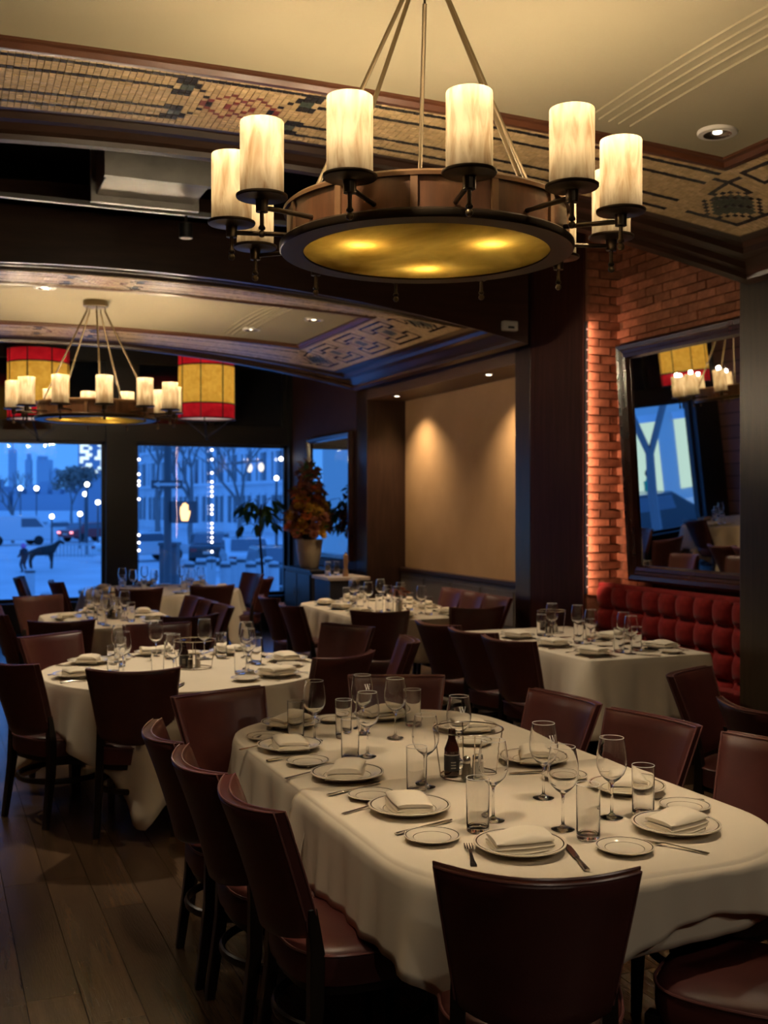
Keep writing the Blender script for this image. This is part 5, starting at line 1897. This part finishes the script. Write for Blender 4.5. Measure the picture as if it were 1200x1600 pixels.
# stone building with tall narrow windows, receding to the left
PA, PB = at(475, HY, 105), at(205, HY, 150)
dv = (PA - PB)
Lf = dv.length
ang = math.atan2(dv.y, dv.x)
t = thing('stone_building', 'long grey stone building with tall narrow windows across the street', 'building', (PB.x, PB.y, GZ), ang)
MB().span((-2, .25, 0), (Lf + 30, 14, 26)).build('wall', M['stone'], t, smooth=False)
for z in (5.2, 9.6, 14.0, 18.4):
    MB().span((-2, -.12, z - .25), (Lf + 30, .25, z + .1)).build('cornice', M['stone'], t, smooth=False)
winme = MB().span((-.36, .12, 0), (.36, .26, 2.9)).mesh('window', M['winddark'], smooth=False)
lintel = MB().span((-.55, -.02, 2.9), (.55, .25, 3.2)).mesh('lintel', M['stone'], smooth=False)
pier_ = MB().span((-.25, -.02, 0), (.25, .25, 4.2)).mesh('pilaster', M['stone'], smooth=False)
ncol = int(Lf / 1.9)
for r_ in range(4):
    for c_ in range(ncol):
        x = 1.2 + c_ * 1.9 + (.25 if c_ % 2 else -.15)
        w_ = put('window', winme, t, (x, 0, .9 + r_ * 4.4))
        put('lintel', lintel, w_)
for c_ in range(0, ncol, 2):
    put('pilaster', pier_, t, (.2 + c_ * 1.9, 0, 5.3))
for (px, py) in [(390, 731), (408, 730)]:
    o = at(px, py, 100)
    l_ = thing('wall_lantern', 'glowing wall lantern on the stone building, ' + ('farther' if px == 390 else 'nearer') + ' one', 'lantern', tuple(o), 0, 'lanterns on the stone building')
    MB().ball((0, 0, 0), .28, 10, sz=1.5).build('globe', mat_emit('lantern_glow', (1, .86, .70), 1.6), l_)
    MB().span((-.1, -.1, .55), (.1, 9, .7)).build('bracket', M['polegrey'], l_, smooth=False)

# trees
def bare_tree(px, D, hgt, label, leafy=False, seed=1, spread=1.0):
    rr = random.Random(seed)
    b = at(px, HY, D)
    t = thing('street_tree', label, 'tree', (b.x, b.y, GZ), 0, 'street trees')
    mb = MB()
    tips = []
    def grow(p, d, l_, r_, lev):
        q = p + d * l_
        mb.tube([tuple(p), tuple(p.lerp(q, .5) + Vector((rr.uniform(-.05, .05), rr.uniform(-.05, .05), 0)) * l_), tuple(q)], [r_, r_ * .85, r_ * .6], 5)
        if lev == 0:
            tips.append(q)
            return
        for _ in range(3 if lev > 1 else 4):
            nd = (d + Vector((rr.uniform(-1, 1), rr.uniform(-1, 1), rr.uniform(-.1, .7))) * .75 * spread).normalized()
            grow(q, nd, l_ * rr.uniform(.6, .8), r_ * .6, lev - 1)
    grow(Vector((0, 0, 0)), Vector((0, 0, 1)), hgt * .33, hgt * .022, 4)
    mb.build('branches', M['bark'], t)
    if leafy:
        fb = MB()
        for q in tips:
            for _ in range(14):
                c_ = q + Vector((rr.uniform(-1, 1), rr.uniform(-1, 1), rr.uniform(-1, 1))) * hgt * .07
                s_ = hgt * .028
                u = Vector((rr.uniform(-1, 1), rr.uniform(-1, 1), rr.uniform(-1, 1))).normalized() * s_
                v = Vector((rr.uniform(-1, 1), rr.uniform(-1, 1), rr.uniform(-1, 1))).normalized() * s_
                fb.add([c_ - u, c_ + v, c_ + u, c_ - v], [(0, 1, 2, 3)])
        o = fb.build('foliage', mat('dusky_leaves', (.36, .31, .26), rough=.8), t, smooth=False)
        o['kind'] = 'stuff'
bare_tree(112, 140, 8.5, 'broad brownish leafy tree between the towers and the street', True, 4, 1.3)
bare_tree(20, 80, 6.0, 'bare tree at the left picture edge below the towers', False, 5)
bare_tree(245, 60, 9.0, 'bare tree before the stone building, left of the traffic pole', False, 6)
bare_tree(300, 62, 8.5, 'bare tree before the stone building, right of the traffic pole', False, 8)
bare_tree(375, 58, 8.0, 'bare tree before the stone building, behind the light string', False, 9)

# street lamps
for (px, py, D, lab) in [(136, 757, 60, 'tallest glowing street lamp beside the office tower'), (133, 772, 80, 'glowing street lamp just below the tallest one'), (153, 785, 70, 'glowing street lamp closest to the black column'),
                         (125, 803, 70, 'glowing street lamp in front of the leafy tree'), (81, 807, 70, 'lone glowing street lamp left of the leafy tree'), (32, 763, 120, 'glowing street lamp under the second tower'), (57, 763, 120, 'glowing street lamp under the broad tower'), (432, 747, 50, 'glowing street lamp right of the stone building lanterns')]:
    p = at(px, py, D)
    t = thing('street_lamp', lab, 'street lamp', (p.x, p.y, GZ), 0, 'street lamps')
    hh = p.z - GZ
    MB().tube([(0, 0, 0), (0, 0, hh - .1)], [.07, .05], 8).build('post', M['polegrey'], t)
    MB().ball((0, 0, hh), .0042 * D * .5, 12).build('globe', M['lamp_out'], t)
    MB().lathe([(.0, .0), (.16, .0), (.14, .25), (.07, .3)], 12).build('base', M['polegrey'], t)

# cars
def car(px, py_ground, D, heading, paint, label, van=False, tail=False, pos=None):
    p = at(px, HY, D) if pos is None else Vector(pos)
    t = thing('car' if not van else 'van', label, 'car' if not van else 'van', (p.x, p.y, GZ), heading, 'cars on the street')
    L, Wd = (4.5, 1.8) if not van else (5.2, 2.0)
    prof = [(-2.25, .35), (-2.25, .80), (-2.1, .92), (-1.55, .98), (-.95, 1.42), (.65, 1.45), (1.35, .98), (2.1, .85), (2.25, .65), (2.25, .35)]
    if van:
        prof = [(-2.6, .35), (-2.6, 1.9), (-2.5, 2.05), (1.3, 2.05), (1.95, 1.25), (2.5, 1.1), (2.6, .9), (2.6, .35)]
    mb = MB().extrude(prof, (0, -Wd / 2, 0), (1, 0, 0), (0, 0, 1), (0, 1, 0), Wd)
    bevel(mb.build('body', paint, t, smooth=False), .08, 3)
    for s_ in (-1, 1):
        poly = [(-.95, 1.0), (-.85, 1.36), (.55, 1.38), (1.1, 1.0)] if not van else [(.2, 1.25), (.2, 1.85), (1.2, 1.85), (1.75, 1.25)]
        MB().extrude(poly, (0, s_ * (Wd / 2 + .005), 0), (1, 0, 0), (0, 0, 1), (0, -s_, 0), .02).build('side_window', M['winddark'], t, smooth=False)
        for x in (-1.35, 1.4):
            MB().tube([(x, s_ * (Wd / 2 - .2), .33), (x, s_ * (Wd / 2 + .02), .33)], .33, 16).build('wheel', M['tyre'], t, angle=30)
        xb = -2.27 if not van else -2.62
        MB().box((xb, s_ * .68, .72), (.04, .30, .14)).build('tail_lamp', M['taillight'] if tail else M['carred'], t, smooth=False)
        MB().box((-xb, s_ * .65, .68), (.04, .32, .14)).build('head_lamp', M['headlight'] if tail else M['white'], t, smooth=False)
    if not van:
        MB().add([(-1.58, -.72, 1.0), (-1.58, .72, 1.0), (-1.0, .66, 1.42), (-1.0, -.66, 1.42)], [(0, 1, 2, 3)]).build('rear_window', M['winddark'], t, smooth=False)
        MB().add([(1.38, -.72, 1.0), (1.38, .72, 1.0), (.70, .66, 1.46), (.70, -.66, 1.46)], [(0, 1, 2, 3)]).build('windscreen', M['winddark'], t, smooth=False)
        MB().box((-2.27, 0, .6), (.03, .5, .12)).build('number_plate', M['white'], t, smooth=False)
car(328, 0, 52, R(75), M['cardark'], 'dark car with sloping rear behind the white bollards')
car(384, 0, 44, R(80), M['carpale'], 'pale car between the dark car and the green plant')
car(438, 0, 35, R(84), M['cardark'], 'dark car parked at the edge of the right window')
car(222, 0, 54, R(20), M['carpale'], 'pale car left of the traffic pole')
car(138, 0, 84, R(35), M['carred'], 'red car with glowing lamps in the left window', tail=True)
car(88, 0, 90, R(20), M['carpale'], 'pale car left of the red car')
car(22, 0, 76, R(12), M['carpale'], 'white van at the left edge of the left window', van=True)

# bollards and barrier
bol = MB().lathe([(.0, .0), (.13, .0), (.13, .95), (.11, 1.0), (.0, 1.02)], 14).mesh('bollard', M['bollard'])
bcap = MB().lathe([(.14, .90), (.14, .96)], 14).mesh('band', M['polegrey'])
names = ['first', 'second', 'third', 'fourth', 'fifth', 'sixth', 'seventh', 'eighth', 'ninth', 'tenth']
for k, px in enumerate([296, 313, 330, 352, 362, 376, 392, 406, 419, 428]):
    p = at(px, HY, 27 + (k % 3) * 1.2)
    o = put('bollard', bol, None, (p.x, p.y, GZ + .0))
    o.scale = (1.0, 1.0, 1.35)
    put('band', bcap, o)
    tag(o, 'white street bollard in the right window, %s counting from the traffic pole' % names[k], 'bollard', 'white bollards')
for k, (px, D) in enumerate([(74, 22), (133, 23), (47, 30)]):
    p = at(px, HY, D)
    o = put('bollard', bol, None, (p.x, p.y, GZ))
    put('band', bcap, o)
    tag(o, 'white street bollard in the left window, ' + ['in the middle', 'nearest the black column', 'beside the horse'][k], 'bollard', 'white bollards')
a, b = at(72, HY, 56), at(150, HY, 56)
t = thing('barrier_fence', 'low pale picket barrier across the plaza in the left window', 'fence', (a.x, a.y, GZ), math.atan2((b - a).y, (b - a).x))
Lb = (b - a).length
slat_me = MB().span((-.05, -.02, .1), (.05, .02, .85)).mesh('picket', M['bollard'], smooth=False)
for k in range(int(Lb / .18)):
    put('picket', slat_me, t, (k * .18, 0, 0))
for z in (.2, .75):
    MB().span((0, .02, z - .04), (Lb, .05, z + .04)).build('rail', M['bollard'], t, smooth=False)

# traffic pole with one-way arrow sign and walk signal
p = at(262, HY, 24)
t = thing('traffic_pole', 'grey traffic pole with arrow sign and orange hand signal', 'traffic pole', (p.x, p.y, GZ), -TH)
MB().tube([(0, 0, 0), (0, 0, 5.2)], .085, 12).build('pole', M['polegrey'], t)
zs = EYE + (HY - 757) / F * 24 - GZ
sg = MB().span((-.34, -.10, zs - .09), (.34, -.088, zs + .09)).build('arrow_sign', M['polegrey'], t, smooth=False)
arrow = [(-.30, 0), (-.16, .065), (-.16, .03), (.29, .03), (.29, -.03), (-.16, -.03), (-.16, -.065)]
MB().extrude(arrow, (0, -.102, zs), (1, 0, 0), (0, 0, 1), (0, -1, 0), .004).build('arrow', M['bollard'], sg, smooth=False)
zh = EYE + (HY - 800) / F * 24 - GZ
sb = bevel(MB().span((.10, -.14, zh - .24), (.66, .08, zh + .24)).build('signal_box', M['polegrey'], t, smooth=False), .02)
hand = [(-.07, -.19), (.07, -.19), (.105, -.07), (.12, .02), (.085, .03), (.075, .0), (.075, .15), (.05, .17), (.035, .15), (.03, .19), (.0, .205), (-.015, .18), (-.03, .19), (-.055, .17), (-.06, .12), (-.09, .12), (-.10, .08), (-.10, -.05)]
MB().extrude(hand, (.40, -.145, zh), (1, 0, 0), (0, 0, 1), (0, -1, 0), .006).build('hand_symbol', mat_emit('signal_orange', (1.0, .55, .22), 3.2), sb, smooth=False)
MB().span((0, -.02, zh - .04), (.12, .02, zh + .04)).build('bracket', M['polegrey'], t, smooth=False)
p = at(262, HY, 25.5)
t = thing('utility_cabinet', 'dark street utility cabinet at the foot of the traffic pole', 'utility box', (p.x, p.y, GZ), -TH)
bevel(MB().span((-.2, 0, 0), (.2, .5, 1.80)).build('body', M['polegrey'], t, smooth=False), .02)
MB().span((-.22, -.03, 1.80), (.22, .53, 1.87)).build('lid', M['polegrey'], t, smooth=False)

# horse and groom on the plaza
def skin_body(name, verts, edges, radii, m_, parent=None, root=0, levels=2):
    me = bpy.data.meshes.new(name)
    me.from_pydata(verts, edges, [])
    me.materials.append(m_)
    o = put(name, me, parent)
    sk = o.modifiers.new('skin', 'SKIN')
    for i, r_ in enumerate(radii):
        me.skin_vertices[0].data[i].radius = r_ if isinstance(r_, tuple) else (r_, r_)
        me.skin_vertices[0].data[i].use_root = (i == root)
    sd = o.modifiers.new('smooth', 'SUBSURF')
    sd.levels = sd.render_levels = levels
    sk.use_smooth_shade = True
    return o
p = at(66, HY, 46)
M['hide'] = mat('dark_horse_hide', (0.02, 0.017, 0.016), rough=0.5)
t = thing('horse', 'dark horse standing on the plaza with its head to the side', 'horse', (p.x, p.y, GZ + .08), -TH)
t.scale = (.72, .72, .72)
hv = [(-.55, 0, 1.05), (0, 0, 1.0), (.5, 0, 1.1), (.82, 0, 1.42), (1.02, 0, 1.62), (1.30, 0, 1.48),
      (-.60, .14, .75), (-.70, .14, .45), (-.64, .14, .0), (-.60, -.14, .75), (-.70, -.14, .45), (-.62, -.14, .0),
      (.52, .13, .72), (.54, .13, .40), (.52, .13, .0), (.52, -.13, .72), (.56, -.13, .40), (.54, -.13, .0), (-.80, 0, 1.0), (-.88, 0, .55)]
he = [(1, 0), (1, 2), (2, 3), (3, 4), (4, 5), (0, 6), (6, 7), (7, 8), (0, 9), (9, 10), (10, 11), (2, 12), (12, 13), (13, 14), (2, 15), (15, 16), (16, 17), (0, 18), (18, 19)]
hr = [.27, .27, .26, .16, .12, .07, .12, .06, .05, .12, .06, .05, .10, .055, .05, .10, .055, .05, .05, .04]
skin_body('body', hv, he, hr, M['hide'], t, 1)
MB().add([(.95, .05, 1.72), (1.0, .09, 1.72), (.97, .07, 1.86), (.95, -.05, 1.72), (1.0, -.09, 1.72), (.97, -.07, 1.86)], [(0, 1, 2), (3, 4, 5)]).build('ears', M['hide'], t)
def person(loc, rz, label, coat, cap, seed=0, crouch=False, scale=1.0):
    t = thing('person', label, 'person', loc, rz)
    t.scale = [scale] * 3
    k = .72 if crouch else 1.0
    v = [(0, 0, .95 * k), (0, .02, 1.18 * k), (0, .03, 1.42 * k), (0, .03, 1.52 * k), (0, .05, 1.62 * k), (.17, .03, 1.40 * k), (.24, .06, 1.12 * k), (.22, .22, .98 * k), (-.17, .03, 1.40 * k), (-.24, .04, 1.12 * k), (-.22, .20, .96 * k),
         (.10, 0, .88 * k), (.12, .12 if crouch else .02, .48 * k), (.12, -.02, .06), (.12, .12, .03), (-.10, 0, .88 * k), (-.12, .12 if crouch else .02, .48 * k), (-.12, -.02, .06), (-.12, .12, .03)]
    e = [(0, 1), (1, 2), (2, 3), (3, 4), (2, 5), (5, 6), (6, 7), (2, 8), (8, 9), (9, 10), (0, 11), (11, 12), (12, 13), (13, 14), (0, 15), (15, 16), (16, 17), (17, 18)]
    r_ = [.15, .14, .15, .055, .10, .07, .055, .045, .07, .055, .045, .095, .065, .045, .035, .095, .065, .045, .035]
    skin_body('body', v, e, r_, coat, t, 0)
    MB().ball((0, .05, 1.66 * k), .115, 14, sz=1.2).build('cap', cap, t)
    return t
p = at(38, HY, 45)
person((p.x, p.y, GZ), -TH + 1.2, 'person in dark clothes with a pink cap crouching beside the horse', mat('dark_clothes', (.03, .03, .04), rough=.8), mat('pink_cap', (.75, .2, .55), rough=.6), crouch=True, scale=.9)

# what the leaning mirror shows outside the leftmost window
car(0, 0, 0, R(10), M['cardark'], 'dark car outside the leftmost window, seen in the mirror', pos=(-6.6, 24.5, 0))
person((-9.3, 27.2, GZ + .1), 2.6, 'person in a green jacket outside, seen in the mirror', mat('green_jacket', (.05, .55, .25), rough=.7), mat('dark_cap', (.03, .03, .03), rough=.7))
t = thing('shop_front', 'pale lit building front outside the leftmost window, seen in the mirror', 'building', (-14, 36, GZ), R(-8))
MB().span((-12, 0, 0), (9, 6, 11)).build('wall', mat('pale_render', (.72, .72, .68), rough=.8), t, smooth=False)
for k in range(7):
    w_ = MB().span((-11 + k * 2.8, -.05, .4), (-9.2 + k * 2.8, .05, 3.2)).build('window', mat_emit('shop_glow', (.75, 1.0, .85), .9), t, smooth=False)
    MB().span((-11.2 + k * 2.8, -.15, 3.2), (-9.0 + k * 2.8, .1, 3.5)).build('lintel', M['stone'], t, smooth=False)
    MB().span((-11 + k * 2.8, -.05, 4.6), (-9.6 + k * 2.8, .05, 7.0)).build('window', M['winddark'], t, smooth=False)
t0_ = at(0, HY, 1)
rr = random.Random(31)
t = thing('street_tree', 'bare forked tree outside the leftmost window, seen in the mirror', 'tree', (-5.4, 21.6, GZ))
mb = MB()
mb.tube([(0, 0, 0), (.05, 0, 1.6), (.0, 0, 2.6)], [.13, .11, .10], 8)
for d in ((-.6, .1, 1), (.45, -.1, 1), (.1, .5, 1), (-.15, -.4, 1)):
    e = Vector((0, 0, 2.6)) + Vector(d).normalized() * 1.8
    mb.tube([(0, 0, 2.5), tuple(e)], [.08, .04], 6)
    for _ in range(4):
        mb.tube([tuple(e), tuple(e + Vector((rr.uniform(-.8, .8), rr.uniform(-.8, .8), rr.uniform(.5, 1.3))))], [.035, .015], 5)
mb.build('branches', M['bark'], t)
